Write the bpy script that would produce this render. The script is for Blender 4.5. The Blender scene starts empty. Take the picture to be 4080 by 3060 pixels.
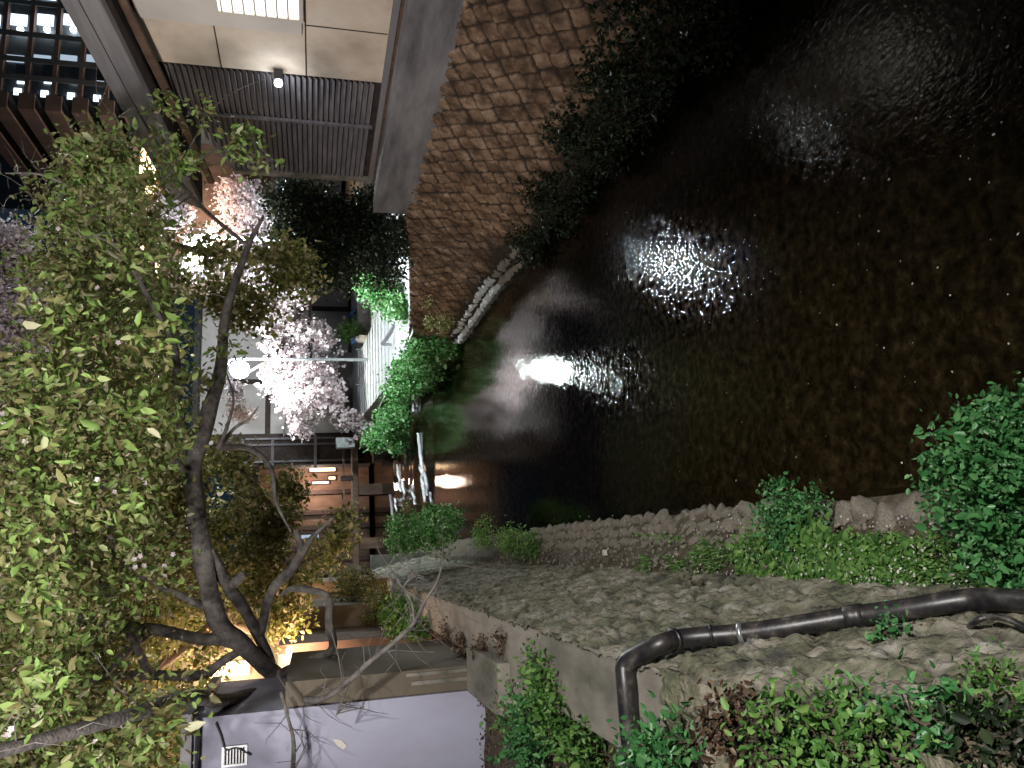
import bpy, math, random
import numpy as np
from mathutils import Vector, Matrix, noise
random.seed(7); RNG = np.random.default_rng(7)
SC = bpy.context.scene; COL = SC.collection
# ------------------------------------------------------------------ camera
F = 3065.; EZ = 3.6
_p = math.radians(14.45); _y = math.radians(12.13)
FW = np.array([math.sin(_y)*math.cos(_p), math.cos(_y)*math.cos(_p), -math.sin(_p)])
RT = np.array([math.cos(_y), -math.sin(_y), 0.]); DN = -np.cross(RT, FW)
CAM = np.array([0, 0, EZ])
cd = bpy.data.cameras.new('camera'); cam = bpy.data.objects.new('camera', cd); COL.objects.link(cam)
cd.sensor_width = 36; cd.lens = F/4080*36; cd.clip_start = 0.05; cd.clip_end = 600
M = Matrix.Identity(4)
for i in range(3):
    M[i][0] = DN[i]; M[i][1] = RT[i]; M[i][2] = -FW[i]; M[i][3] = CAM[i]
cam.matrix_world = M; SC.camera = cam
# ------------------------------------------------------------------ world, exposure
w = bpy.data.worlds.new('World'); SC.world = w; w.use_nodes = True
bg = w.node_tree.nodes['Background']; bg.inputs[0].default_value = (0.032, 0.058, 0.095, 1); bg.inputs[1].default_value = 0.11
SC.view_settings.view_transform = 'Standard'; SC.view_settings.look = 'None'
SC.view_settings.exposure = 1.25; SC.view_settings.gamma = 1
SC.cycles.use_denoising = True
try: SC.cycles.denoiser = 'OPENIMAGEDENOISE'
except Exception: pass
SC.cycles.max_bounces = 6; SC.cycles.diffuse_bounces = 2; SC.cycles.glossy_bounces = 3
SC.cycles.transmission_bounces = 4; SC.cycles.transparent_max_bounces = 8
SC.cycles.caustics_reflective = False; SC.cycles.caustics_refractive = False
SC.cycles.sample_clamp_indirect = 4.0

# ------------------------------------------------------------------ picture <-> world picks
def ray(px, py): return FW + RT*((3060-py)-1530)/F + DN*(px-2040)/F
def PZ(px, py, z): v = ray(px, py); return CAM + v*((z-EZ)/v[2])
def PX(px, py, x): v = ray(px, py); return CAM + v*(x/v[0])
def PY(px, py, y): v = ray(px, py); return CAM + v*(y/v[1])

# ------------------------------------------------------------------ naming helpers
def tag(o, label=None, cat=None, group=None, kind=None):
    if label: o['label'] = label
    if cat: o['category'] = cat
    if group: o['group'] = group
    if kind: o['kind'] = kind
    return o
def empty(name, loc=(0, 0, 0)):
    o = bpy.data.objects.new(name, None); COL.objects.link(o); o.location = loc; o.empty_display_size = .2
    return o
def link(name, me, m=None, parent=None):
    o = bpy.data.objects.new(name, me); COL.objects.link(o)
    if m: me.materials.append(m)
    if parent is not None:
        o.parent = parent; o.matrix_parent_inverse = Matrix.Translation(-Vector(parent.location))
    return o
def npmesh(name, V, Fs, m, parent=None, smooth=False):
    me = bpy.data.meshes.new(name)
    if isinstance(Fs, np.ndarray):
        V = np.asarray(V, np.float32); n, k = Fs.shape
        me.vertices.add(len(V)); me.vertices.foreach_set('co', V.ravel())
        me.loops.add(n*k); me.loops.foreach_set('vertex_index', Fs.astype(np.int32).ravel())
        me.polygons.add(n); me.polygons.foreach_set('loop_start', np.arange(0, n*k, k, dtype=np.int32))
        me.polygons.foreach_set('loop_total', np.full(n, k, np.int32))
        me.update(calc_edges=True)
    else:
        me.from_pydata([tuple(v) for v in V], [], Fs); me.update()
    if smooth: me.polygons.foreach_set('use_smooth', [True]*len(me.polygons))
    return link(name, me, m, parent)
class MB:
    def __init__(s): s.v = []; s.f = []
    def add(s, V, Fs):
        n = len(s.v); s.v += [tuple(map(float, q)) for q in V]; s.f += [[i+n for i in f] for f in Fs]; return s
    def box(s, a, b, jit=0):
        x0, y0, z0 = a; x1, y1, z1 = b
        V = [(x0,y0,z0),(x1,y0,z0),(x1,y1,z0),(x0,y1,z0),(x0,y0,z1),(x1,y0,z1),(x1,y1,z1),(x0,y1,z1)]
        if jit: V = [tuple(c+random.uniform(-jit, jit) for c in q) for q in V]
        return s.add(V, [[0,3,2,1],[4,5,6,7],[0,1,5,4],[1,2,6,5],[2,3,7,6],[3,0,4,7]])
    def bar(s, p, q, w, h=None):            # square bar from p to q
        p = Vector(p); q = Vector(q); h = h or w; d = (q-p).normalized()
        a = d.cross(Vector((0, 0, 1)));
        if a.length < .1: a = d.cross(Vector((1, 0, 0)))
        a.normalize(); b = d.cross(a).normalized()
        V = [r + a*sx*w/2 + b*sy*h/2 for r in (p, q) for sx, sy in ((-1,-1),(1,-1),(1,1),(-1,1))]
        return s.add(V, [[0,1,2,3],[7,6,5,4],[0,4,5,1],[1,5,6,2],[2,6,7,3],[3,7,4,0]])
    def tube(s, pts, rad, n=10, wob=0):
        pts = [Vector(p) for p in pts]; rad = rad if hasattr(rad, '__len__') else [rad]*len(pts)
        base = len(s.v); ref = Vector((0.13, 0.21, 1)).normalized(); prev = None
        for i, p in enumerate(pts):
            d = (pts[min(i+1, len(pts)-1)] - pts[max(i-1, 0)]).normalized()
            a = prev - d*prev.dot(d) if prev is not None else d.cross(ref)
            if a.length < 1e-4: a = d.cross(Vector((1, 0, 0)))
            a.normalize(); prev = a; b = d.cross(a)
            for k in range(n):
                t = 2*math.pi*k/n; r = rad[i]*(1+wob*noise.noise(p*3+Vector((k*1.7, 0, 0))))
                s.v.append(tuple(p + (a*math.cos(t)+b*math.sin(t))*r))
        for i in range(len(pts)-1):
            for k in range(n):
                k2 = (k+1) % n
                s.f.append([base+i*n+k, base+i*n+k2, base+(i+1)*n+k2, base+(i+1)*n+k])
        s.f.append([base+k for k in range(n)][::-1]); s.f.append([base+(len(pts)-1)*n+k for k in range(n)])
        return s
    def prism(s, poly, off):                # polygon (3-D points) extruded by off
        n = len(poly); off = Vector(off)
        V = [Vector(p) for p in poly] + [Vector(p)+off for p in poly]
        return s.add(V, [list(range(n))[::-1], list(range(n, 2*n))] + [[i, (i+1) % n, n+(i+1) % n, n+i] for i in range(n)])
    def ball(s, c, r, n=12, sq=(1, 1, 1)):
        V = [(c[0]+r*sq[0]*math.sin(math.pi*i/n)*math.cos(2*math.pi*k/n), c[1]+r*sq[1]*math.sin(math.pi*i/n)*math.sin(2*math.pi*k/n), c[2]+r*sq[2]*math.cos(math.pi*i/n)) for i in range(n+1) for k in range(n)]
        return s.add(V, [[i*n+k, (i+1)*n+k, (i+1)*n+(k+1) % n, i*n+(k+1) % n] for i in range(n) for k in range(n)])
    def build(s, name, m, parent=None, smooth=False, bevel=0):
        o = npmesh(name, s.v, s.f, m, parent, smooth)
        if bevel:
            b = o.modifiers.new('b', 'BEVEL'); b.width = bevel; b.segments = 2; b.limit_method = 'ANGLE'
        return o
def smooth_path(pts, k=6):
    P = [Vector(p) for p in pts]; out = []
    for i in range(len(P)-1):
        a = P[max(i-1, 0)]; b = P[i]; c = P[i+1]; d = P[min(i+2, len(P)-1)]
        for j in range(k):
            t = j/k
            out.append(0.5*((2*b)+(c-a)*t+(2*a-5*b+4*c-d)*t*t+(3*b-a-3*c+d)*t**3))
    out.append(P[-1]); return out
def lerp_r(r, n, k=6):
    out = []
    for i in range(len(r)-1):
        for j in range(k): out.append(r[i]+(r[i+1]-r[i])*j/k)
    return out+[r[-1]]

# ------------------------------------------------------------------ materials
def nt(name):
    m = bpy.data.materials.new(name); m.use_nodes = True; t = m.node_tree
    return m, t, t.nodes['Principled BSDF']
def ramp(t, stops):
    r = t.nodes.new('ShaderNodeValToRGB'); e = r.color_ramp.elements
    e[0].position = stops[0][0]; e[0].color = (*stops[0][1], 1); e[1].position = stops[-1][0]; e[1].color = (*stops[-1][1], 1)
    for p, c in stops[1:-1]:
        q = e.new(p); q.color = (*c, 1)
    return r
def joints(m, col):
    t = m.node_tree; b = t.nodes['Principled BSDF']; src = b.inputs['Base Color'].links[0].from_socket
    a = t.nodes.new('ShaderNodeAttribute'); a.attribute_name = 'joint'; mx = t.nodes.new('ShaderNodeMix'); mx.data_type = 'RGBA'
    cr = ramp(t, [(.25, (0, 0, 0)), (.8, (1, 1, 1))]); t.links.new(a.outputs['Fac'], cr.inputs[0]); t.links.new(cr.outputs[0], mx.inputs[0])
    mx.inputs[6].default_value = (*col, 1); t.links.new(src, mx.inputs[7]); t.links.new(mx.outputs[2], b.inputs['Base Color'])
def surf(name, stops, scale=3, rough=.85, bump=.4, bscale=None, detail=6, metal=0, stretch=None, dist=.02, spec=.4, bands=None):
    m, t, b = nt(name); L = t.links
    tc = t.nodes.new('ShaderNodeTexCoord'); mp = t.nodes.new('ShaderNodeMapping'); L.new(tc.outputs['Object'], mp.inputs[0])
    if stretch: mp.inputs['Scale'].default_value = stretch
    n = t.nodes.new('ShaderNodeTexNoise'); n.inputs['Scale'].default_value = scale; n.inputs['Detail'].default_value = detail; n.inputs['Roughness'].default_value = .62
    L.new(mp.outputs[0], n.inputs[0]); r = ramp(t, stops); L.new(n.outputs['Fac'], r.inputs[0])
    L.new(r.outputs[0], b.inputs['Base Color'])
    b.inputs['Roughness'].default_value = rough; b.inputs['Metallic'].default_value = metal
    b.inputs['Specular IOR Level'].default_value = spec
    if bump:
        n2 = t.nodes.new('ShaderNodeTexNoise'); n2.inputs['Scale'].default_value = bscale or scale*6; n2.inputs['Detail'].default_value = 8
        L.new(mp.outputs[0], n2.inputs[0]); bp = t.nodes.new('ShaderNodeBump'); bp.inputs['Strength'].default_value = bump; bp.inputs['Distance'].default_value = dist
        L.new(n2.outputs['Fac'], bp.inputs['Height']); L.new(bp.outputs[0], b.inputs['Normal'])
    return m
def leafmat(name, stops, trans=.35, rough=.5, spec=.3):
    m, t, b = nt(name); L = t.links
    g = t.nodes.new('ShaderNodeNewGeometry'); r = ramp(t, stops); L.new(g.outputs['Random Per Island'], r.inputs[0])
    L.new(r.outputs[0], b.inputs['Base Color']); b.inputs['Roughness'].default_value = rough; b.inputs['Specular IOR Level'].default_value = spec
    tr = t.nodes.new('ShaderNodeBsdfTranslucent'); L.new(r.outputs[0], tr.inputs[0])
    mx = t.nodes.new('ShaderNodeMixShader'); mx.inputs[0].default_value = trans
    L.new(b.outputs[0], mx.inputs[1]); L.new(tr.outputs[0], mx.inputs[2]); L.new(mx.outputs[0], t.nodes['Material Output'].inputs[0])
    return m
def emit(name, col, s):
    m = bpy.data.materials.new(name); m.use_nodes = True; t = m.node_tree; t.nodes.clear()
    e = t.nodes.new('ShaderNodeEmission'); e.inputs[0].default_value = (*col, 1); e.inputs[1].default_value = s
    o = t.nodes.new('ShaderNodeOutputMaterial'); t.links.new(e.outputs[0], o.inputs[0]); return m
MT = {}
MT['stone'] = surf('grey_stone', [(.32, (.05, .045, .038)), (.44, (.105, .11, .06)), (.55, (.20, .175, .125)), (.68, (.33, .305, .26))], 4.2, bump=1, bscale=15, dist=.05, detail=12)
MT['concrete'] = surf('weathered_concrete', [(.3, (.07, .075, .05)), (.45, (.16, .145, .12)), (.6, (.25, .22, .185)), (.75, (.32, .28, .24))], 2.2, bump=.35, bscale=60, dist=.006, stretch=(1, .5, 1))
MT['parapet'] = surf('parapet_concrete', [(.3, (.10, .095, .10)), (.5, (.20, .19, .20)), (.7, (.30, .285, .29))], 1.6, bump=.3, bscale=45, dist=.006, stretch=(1, .45, 2.5))
MT['brick'] = surf('embankment_stone', [(.3, (.10, .062, .04)), (.5, (.24, .155, .10)), (.72, (.40, .28, .20))], 3.5, bump=.8, bscale=30, dist=.012)
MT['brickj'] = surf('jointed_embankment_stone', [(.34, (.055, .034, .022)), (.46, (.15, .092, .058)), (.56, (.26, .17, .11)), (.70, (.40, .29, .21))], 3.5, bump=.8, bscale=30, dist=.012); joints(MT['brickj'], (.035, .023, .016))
MT['stonej'] = surf('jointed_grey_stone', [(.32, (.05, .047, .04)), (.44, (.12, .12, .075)), (.55, (.21, .19, .145)), (.68, (.34, .32, .285))], 4.2, bump=1, bscale=15, dist=.04, detail=12); joints(MT['stonej'], (.045, .04, .03))
MT['rock'] = surf('pale_rock', [(.3, (.10, .085, .065)), (.7, (.28, .25, .205))], 9, bump=.6, bscale=60, dist=.008)
MT['rockw'] = surf('white_rock', [(.3, (.30, .31, .31)), (.7, (.58, .60, .60))], 9, bump=.6, bscale=60, dist=.008)
MT['soil'] = surf('dark_soil', [(.3, (.035, .026, .016)), (.55, (.10, .078, .05)), (.75, (.19, .155, .10))], 11, bump=1, bscale=50, dist=.03)
MT['street'] = surf('street_paving', [(.3, (.10, .095, .085)), (.7, (.20, .19, .17))], 4, bump=.3)
MT['bed'] = surf('river_bed', [(.35, (.04, .031, .021)), (.5, (.10, .078, .052)), (.6, (.17, .13, .085)), (.74, (.34, .27, .19))], 11, bump=.8, bscale=22, dist=.03, spec=0)
MT['beige'] = surf('beige_plaster', [(.3, (.46, .36, .28)), (.5, (.63, .52, .42)), (.72, (.72, .63, .54))], 1.3, bump=.08, detail=7)
MT['trimw'] = surf('pale_band', [(.3, (.55, .50, .46)), (.7, (.66, .61, .57))], 1, bump=.03)
MT['greyboard'] = surf('grey_board', [(.3, (.17, .16, .165)), (.7, (.27, .255, .265))], 1.4, bump=.1, stretch=(1, .3, 4))
MT['slat'] = surf('louvre_slats', [(.3, (.11, .10, .115)), (.55, (.19, .17, .185)), (.75, (.27, .24, .24))], 2.4, bump=.2, stretch=(1, 1, 6))
MT['darkwood'] = surf('dark_timber', [(.3, (.025, .016, .014)), (.7, (.075, .05, .045))], 5, bump=.3)
MT['brownwood'] = surf('brown_timber', [(.3, (.085, .05, .036)), (.7, (.19, .12, .085))], 4, bump=.3, stretch=(1, 1, .3))
MT['bark'] = surf('grey_bark', [(.3, (.05, .045, .045)), (.5, (.13, .115, .105)), (.75, (.24, .21, .19))], 9, bump=.9, bscale=30, dist=.015, stretch=(1, 1, 1))
MT['barkw'] = surf('warm_bark', [(.3, (.10, .065, .045)), (.7, (.27, .185, .135))], 9, bump=.9, bscale=30, dist=.015)
MT['twig'] = surf('pale_twig', [(.3, (.12, .095, .08)), (.7, (.30, .25, .21))], 20, bump=.2)
MT['lavender'] = surf('pale_lavender_wall', [(.3, (.22, .21, .27)), (.5, (.34, .335, .42)), (.72, (.41, .41, .51))], .55, bump=.08, detail=7, stretch=(1.6, 1, .6))
MT['olive'] = surf('olive_side_wall', [(.3, (.085, .07, .05)), (.7, (.15, .125, .09))], 1.2, bump=.08)
MT['whitewall'] = surf('white_plaster', [(.3, (.42, .375, .375)), (.7, (.52, .47, .47))], 1, bump=.03)
MT['path'] = surf('pale_paving', [(.3, (.30, .29, .285)), (.7, (.46, .45, .445))], 6, bump=.15)
MT['pipe'] = surf('black_plastic', [(.38, (.010, .010, .012)), (.55, (.03, .026, .025)), (.72, (.12, .105, .09))], 13, rough=.40, bump=.3, bscale=50, dist=.003, spec=.5)
MT['clamp'] = surf('galvanised_steel', [(.3, (.35, .36, .37)), (.7, (.55, .56, .57))], 12, rough=.35, metal=.8, bump=.1)
MT['metal'] = surf('dark_metal', [(.3, (.03, .03, .032)), (.7, (.07, .07, .075))], 8, rough=.5, bump=.1)
MT['steel'] = surf('light_steel', [(.3, (.35, .36, .37)), (.7, (.5, .51, .52))], 8, rough=.4, bump=.05, metal=.3)
MT['roof'] = surf('dark_roof', [(.3, (.03, .028, .03)), (.7, (.07, .065, .07))], 5, bump=.2)
MT['tower'] = surf('tower_wall', [(.3, (.07, .085, .095)), (.7, (.14, .16, .17))], .4, bump=.05)
MT['towerb'] = surf('tower_slab', [(.3, (.09, .065, .055)), (.7, (.17, .125, .105))], .5, bump=.05)
MT['blue'] = surf('blue_cloth', [(.3, (.03, .06, .15)), (.7, (.08, .14, .28))], 4, bump=.3)
MT['skin'] = surf('skin', [(.3, (.45, .30, .22)), (.7, (.55, .38, .28))], 4, bump=.05)
MT['hair'] = surf('black_hair', [(.3, (.01, .01, .01)), (.7, (.03, .03, .03))], 30, bump=.3)
MT['foam'] = surf('white_foam', [(.35, (.55, .52, .55)), (.65, (.85, .82, .84))], 12, bump=1, bscale=30, dist=.04)
G1 = [(0, (.12, .11, .04)), (.25, (.23, .21, .09)), (.45, (.20, .25, .08)), (.68, (.16, .27, .065)), (.9, (.26, .37, .10)), (1, (.46, .43, .29))]
MT['leaf'] = leafmat('cherry_leaf', G1, .4)
MT['leafo'] = leafmat('olive_leaf', [(0, (.08, .10, .025)), (.4, (.20, .22, .06)), (.75, (.34, .31, .11)), (1, (.55, .44, .32))], .45)
MT['stalk'] = leafmat('flower_stalk', [(0, (.16, .12, .06)), (.5, (.32, .25, .13)), (1, (.55, .42, .34))], .4)
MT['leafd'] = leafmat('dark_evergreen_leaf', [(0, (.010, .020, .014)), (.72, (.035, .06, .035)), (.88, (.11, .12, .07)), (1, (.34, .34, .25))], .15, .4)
MT['leafb'] = leafmat('bright_shrub_leaf', [(0, (.03, .12, .035)), (.5, (.07, .22, .07)), (1, (.16, .34, .13))], .3, .35)
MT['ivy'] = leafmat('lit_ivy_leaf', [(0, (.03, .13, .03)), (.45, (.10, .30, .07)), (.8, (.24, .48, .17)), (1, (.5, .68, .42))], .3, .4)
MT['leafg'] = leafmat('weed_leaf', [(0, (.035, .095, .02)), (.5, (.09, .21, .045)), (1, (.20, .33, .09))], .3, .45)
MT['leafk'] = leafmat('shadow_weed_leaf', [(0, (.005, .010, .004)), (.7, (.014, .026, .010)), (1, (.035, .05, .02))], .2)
MT['leafr'] = leafmat('dry_leaf', [(0, (.03, .016, .010)), (.5, (.08, .045, .028)), (1, (.17, .11, .07))], .2)
MT['blossom'] = leafmat('pink_blossom', [(0, (.58, .44, .46)), (.5, (.72, .61, .63)), (1, (.84, .78, .78))], .35, .6)
MT['blossomp'] = leafmat('pale_blossom', [(0, (.42, .34, .35)), (1, (.66, .58, .60))], .35, .6)
MT['petal'] = leafmat('fallen_petal', [(0, (.45, .40, .38)), (1, (.75, .70, .68))], .2, .6)
MT['litwin'] = emit('lit_window', (1, .93, .78), 1.3)
MT['litcool'] = emit('lit_window_cool', (.72, .85, 1), 1.1)
MT['litdim'] = emit('dim_window_cool', (.5, .62, .75), .35)
MT['litwarm'] = emit('lit_window_warm', (1, .66, .36), 3.0)
MT['litroom'] = emit('shop_tube_light', (1, .9, .8), 6.0)
MT['lampglow'] = emit('lamp_globe_light', (.88, 1, .98), 55)
MT['lamphot'] = emit('bright_lamp_globe_light', (.78, .93, 1), 620)
MT['lampwarm'] = emit('lantern_light', (1, .72, .42), 9)
MT['lampsm'] = emit('wall_lamp_light', (.85, .93, 1), 5)
MT['shopin'] = surf('shop_interior', [(.3, (.55, .50, .42)), (.7, (.70, .66, .58))], 2, bump=.05)

# water: transparent body with a fresnel mirror skin, ripples grow towards the camera
def water_mat():
    m = bpy.data.materials.new('canal_water'); m.use_nodes = True; t = m.node_tree; t.nodes.clear(); L = t.links
    N = t.nodes.new
    tc = N('ShaderNodeTexCoord'); mp = N('ShaderNodeMapping'); mp.inputs['Scale'].default_value = (1.4, .75, 1); L.new(tc.outputs['Object'], mp.inputs[0])
    n1 = N('ShaderNodeTexNoise'); n1.inputs['Scale'].default_value = 19; n1.inputs['Detail'].default_value = 3; n1.inputs['Distortion'].default_value = .6; L.new(mp.outputs[0], n1.inputs[0])
    n2 = N('ShaderNodeTexNoise'); n2.inputs['Scale'].default_value = 1.6; n2.inputs['Detail'].default_value = 2; L.new(mp.outputs[0], n2.inputs[0])
    sx = N('ShaderNodeSeparateXYZ'); L.new(tc.outputs['Object'], sx.inputs[0])
    mr = N('ShaderNodeMapRange'); mr.inputs['From Min'].default_value = 10.3; mr.inputs['From Max'].default_value = 8.4; mr.inputs['To Min'].default_value = .07; mr.inputs['To Max'].default_value = .22; L.new(sx.outputs['Y'], mr.inputs['Value'])
    b1 = N('ShaderNodeBump'); b1.inputs['Distance'].default_value = .018; L.new(mr.outputs[0], b1.inputs['Strength']); L.new(n1.outputs['Fac'], b1.inputs['Height'])
    b2 = N('ShaderNodeBump'); b2.inputs['Distance'].default_value = .05; b2.inputs['Strength'].default_value = .08; L.new(n2.outputs['Fac'], b2.inputs['Height']); L.new(b1.outputs[0], b2.inputs['Normal'])
    gl = N('ShaderNodeBsdfGlossy'); gl.inputs['Roughness'].default_value = .04; L.new(b2.outputs[0], gl.inputs['Normal'])
    tr = N('ShaderNodeBsdfTransparent'); tr.inputs[0].default_value = (.38, .355, .285, 1)
    fr = N('ShaderNodeFresnel'); fr.inputs['IOR'].default_value = 1.24; L.new(b2.outputs[0], fr.inputs['Normal'])
    mx = N('ShaderNodeMixShader'); L.new(fr.outputs[0], mx.inputs[0]); L.new(tr.outputs[0], mx.inputs[1]); L.new(gl.outputs[0], mx.inputs[2])
    o = N('ShaderNodeOutputMaterial'); L.new(mx.outputs[0], o.inputs[0]); return m
MT['water'] = water_mat()

def light(name, kind, loc, energy, col, parent, size=.1, target=None, cone=None):
    l = bpy.data.lights.new(name, kind); l.energy = energy; l.color = col
    if kind in ('POINT', 'SPOT'): l.shadow_soft_size = size
    if kind == 'SPOT': l.spot_size = math.radians(cone); l.spot_blend = .6
    o = bpy.data.objects.new(name, l); COL.objects.link(o); o.location = loc
    if target is not None: o.rotation_euler = (Vector(target)-Vector(loc)).to_track_quat('-Z', 'Y').to_euler()
    if parent is not None:
        bpy.context.view_layer.update(); o.parent = parent; o.matrix_parent_inverse = Matrix.Translation(-Vector(parent.location))
    return o

# ------------------------------------------------------------------ foliage
def leaf_arrays(C, L, W, up=None, droop=0., jit=1., fold=.25):
    """C (n,3) leaf bases, L lengths, W widths -> 6 verts, 2 quads each"""
    n = len(C); d = RNG.normal(size=(n, 3)); d[:, 2] = d[:, 2]*jit - droop
    if up is not None: d = d*.55 + up
    d /= np.linalg.norm(d, axis=1)[:, None]+1e-9
    a = np.cross(d, RNG.normal(size=(n, 3))); a /= np.linalg.norm(a, axis=1)[:, None]+1e-9
    b = np.cross(d, a); L = L[:, None]; W = W[:, None]
    V = np.stack([C, C+d*L*.28+a*W*.46+b*W*fold, C+d*L*.66+a*W*.40+b*W*fold, C+d*L, C+d*L*.66-a*W*.40+b*W*fold, C+d*L*.28-a*W*.46+b*W*fold], 1).reshape(-1, 3)
    i = np.arange(n)[:, None]*6
    return V, np.concatenate([i+np.array([0, 1, 2, 3]), i+np.array([0, 3, 4, 5])], 0)
def leaves(name, C, size, m, parent=None, ratio=.5, **k):
    C = np.asarray(C); L = np.clip(RNG.lognormal(-.12, .34, len(C)), .4, 1.7)*size
    V, Fs = leaf_arrays(C, L, L*ratio, **k)
    return npmesh(name, V, Fs, m, parent)
def cloud(ells, per, spread=.12):
    """ells: (centre, radii, clusters). returns leaf centres, cluster centres"""
    P, Q = [], []
    for c, r, n in ells:
        d = RNG.normal(size=(n, 3)); d /= np.linalg.norm(d, axis=1)[:, None]
        q = np.array(c) + d*np.array(r)*(RNG.uniform(0, 1, n)**.42)[:, None]
        Q.append(q); P.append((q[:, None, :]+RNG.normal(size=(n, per, 3))*spread).reshape(-1, 3))
    return np.concatenate(P), np.concatenate(Q)
def twigs(mb, Q, S, r=.006, every=1, wob=.12):
    S = np.asarray(S)
    for q in Q[::every]:
        j = np.argmin(np.linalg.norm(S-q, axis=1)); s = Vector(S[j]); e = Vector(q)
        if (s-e).length > .95: continue
        mid = (s+e)/2 + Vector(RNG.normal(size=3)*wob*(e-s).length*.6)
        L = (e-s).length
        mb.tube([s, s.lerp(mid, .6)+Vector(RNG.normal(size=3)*.02), mid, mid.lerp(e, .5), e], [r*1.8+.004*L, r*1.5, r*1.2, r, r*.4], 4)

# ================================================================== SETTING
# river bed, water
def grid(fn, nu, nv):
    V = [fn(i/nu, j/nv) for i in range(nu+1) for j in range(nv+1)]
    Fs = np.array([[i*(nv+1)+j, (i+1)*(nv+1)+j, (i+1)*(nv+1)+j+1, i*(nv+1)+j+1] for i in range(nu) for j in range(nv)])
    return np.array([tuple(q) for q in V]), Fs
def wz(y, x=2.):
    if y < 22.5: return 0
    t = min((y-22.5)/9.5, 1); s = 0
    for k, e in ((.12, .25), (.35, .25), (.6, .25), (.85, .25)):
        s += e*min(max((t-k+.02*math.sin(x*3+k*9))/.12, 0), 1)
    return .45*s
V, Fs = grid(lambda u, v: ((-.6+7.2*u), -6+86*v, wz(-6+86*v, -.6+7.2*u)), 40, 430)
tag(npmesh('water', V, Fs, MT['water'], smooth=True), 'dark clear canal water with ripples and lamp reflections', 'water', kind='structure')
def bed(u, v):
    x = -.7+7.6*u; y = -7+88*v
    return (x, y, wz(y, x)-.16-.05*noise.noise(Vector((x*1.2, y*1.2, 0)))+.03*noise.noise(Vector((x*6, y*6, 3))))
V, Fs = grid(bed, 90, 500)
tag(npmesh('river_bed', V, Fs, MT['bed'], smooth=True), 'brown pebbly bed under the shallow canal water', 'ground', kind='structure')
# one ground sheet to the horizon under everything
V, Fs = grid(lambda u, v: (-150+300*u, -60+400*v, -.62), 8, 8)
tag(npmesh('ground', V, Fs, MT['soil']), 'dark ground around the canal', 'ground', kind='structure')

# left berm (planted soil shelf between wall and water)
def berm(u, v):
    y = -3+32.5*v; x = -.5+.78*u
    e = .12+.05*noise.noise(Vector((0, y*1.5, 0)))
    z = .44 if x < -.2 else .44-(x+.2)/.4*.42
    return (x, y, z-.02+.05*noise.noise(Vector((x*4, y*2, 1)))-(0.2 if x > .22 else 0))
V, Fs = grid(berm, 24, 420)
tag(npmesh('bank', V, Fs, MT['soil'], smooth=True), 'soil shelf with stones between grey stone wall and water', 'bank', kind='structure')

# stone surfaces by jittered seeds
def stone_sheet(fn, nrm, U, Vv, nu, nv, seeds, depth, rowscale=(1, 1), rough=.012, edge=.035, diamond=False, ret=False):
    """fn(a,b)->point on the sheet with a in [0,U], b in [0,Vv] metres"""
    A, B = np.meshgrid(np.linspace(0, U, nu+1), np.linspace(0, Vv, nv+1), indexing='ij')
    a = A.ravel(); b = B.ravel(); S = seeds; d1 = np.full(a.shape, 9.); d2 = d1.copy(); idx = np.zeros(a.shape, int)
    for s0 in range(0, len(a), 4000):
        aa = a[s0:s0+4000]; bb = b[s0:s0+4000]
        da_ = (aa[:, None]-S[None, :, 0])*rowscale[0]; db_ = (bb[:, None]-S[None, :, 1])*rowscale[1]
        D = (np.abs(da_)**1.08+np.abs(db_)**1.08) if diamond else np.sqrt(da_**2+db_**2)
        i = np.argpartition(D, 1, axis=1)[:, :2]; dd = np.take_along_axis(D, i, 1); o = np.argsort(dd, 1)
        dd = np.take_along_axis(dd, o, 1); i = np.take_along_axis(i, o, 1)
        d1[s0:s0+4000] = dd[:, 0]; d2[s0:s0+4000] = dd[:, 1]; idx[s0:s0+4000] = i[:, 0]
    g = np.clip((d2-d1)/edge, 0, 1); hs = RNG.uniform(-.4, 1, len(S))*depth*.45
    h = depth*(g**.6) + hs[idx]
    P = []
    for k in range(len(a)):
        p = Vector(fn(a[k], b[k])); n = Vector(nrm(a[k], b[k])) if callable(nrm) else Vector(nrm)
        q = p*9
        P.append(p+n*(h[k]+rough*noise.noise(q)+rough*.7*noise.noise(q*2.7)+rough*.45*noise.noise(q*6.1)))
    I = np.arange((nu+1)*(nv+1)).reshape(nu+1, nv+1)
    Fs = np.stack([I[:-1, :-1], I[1:, :-1], I[1:, 1:], I[:-1, 1:]], -1).reshape(-1, 4)
    if diamond or ret: return np.array([tuple(p) for p in P]), Fs, g
    return np.array([tuple(p) for p in P]), Fs
def lattice(U, V, su, sv, jit=.25, diag=True):
    S = []; r = 0; b = -sv
    while b < V+sv*2:
        a = -su + (su/2 if r % 2 and diag else 0)
        while a < U+su*2:
            S.append((a+random.uniform(-jit, jit)*su, b+random.uniform(-jit, jit)*sv)); a += su
        b += sv; r += 1
    return np.array(S)

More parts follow.
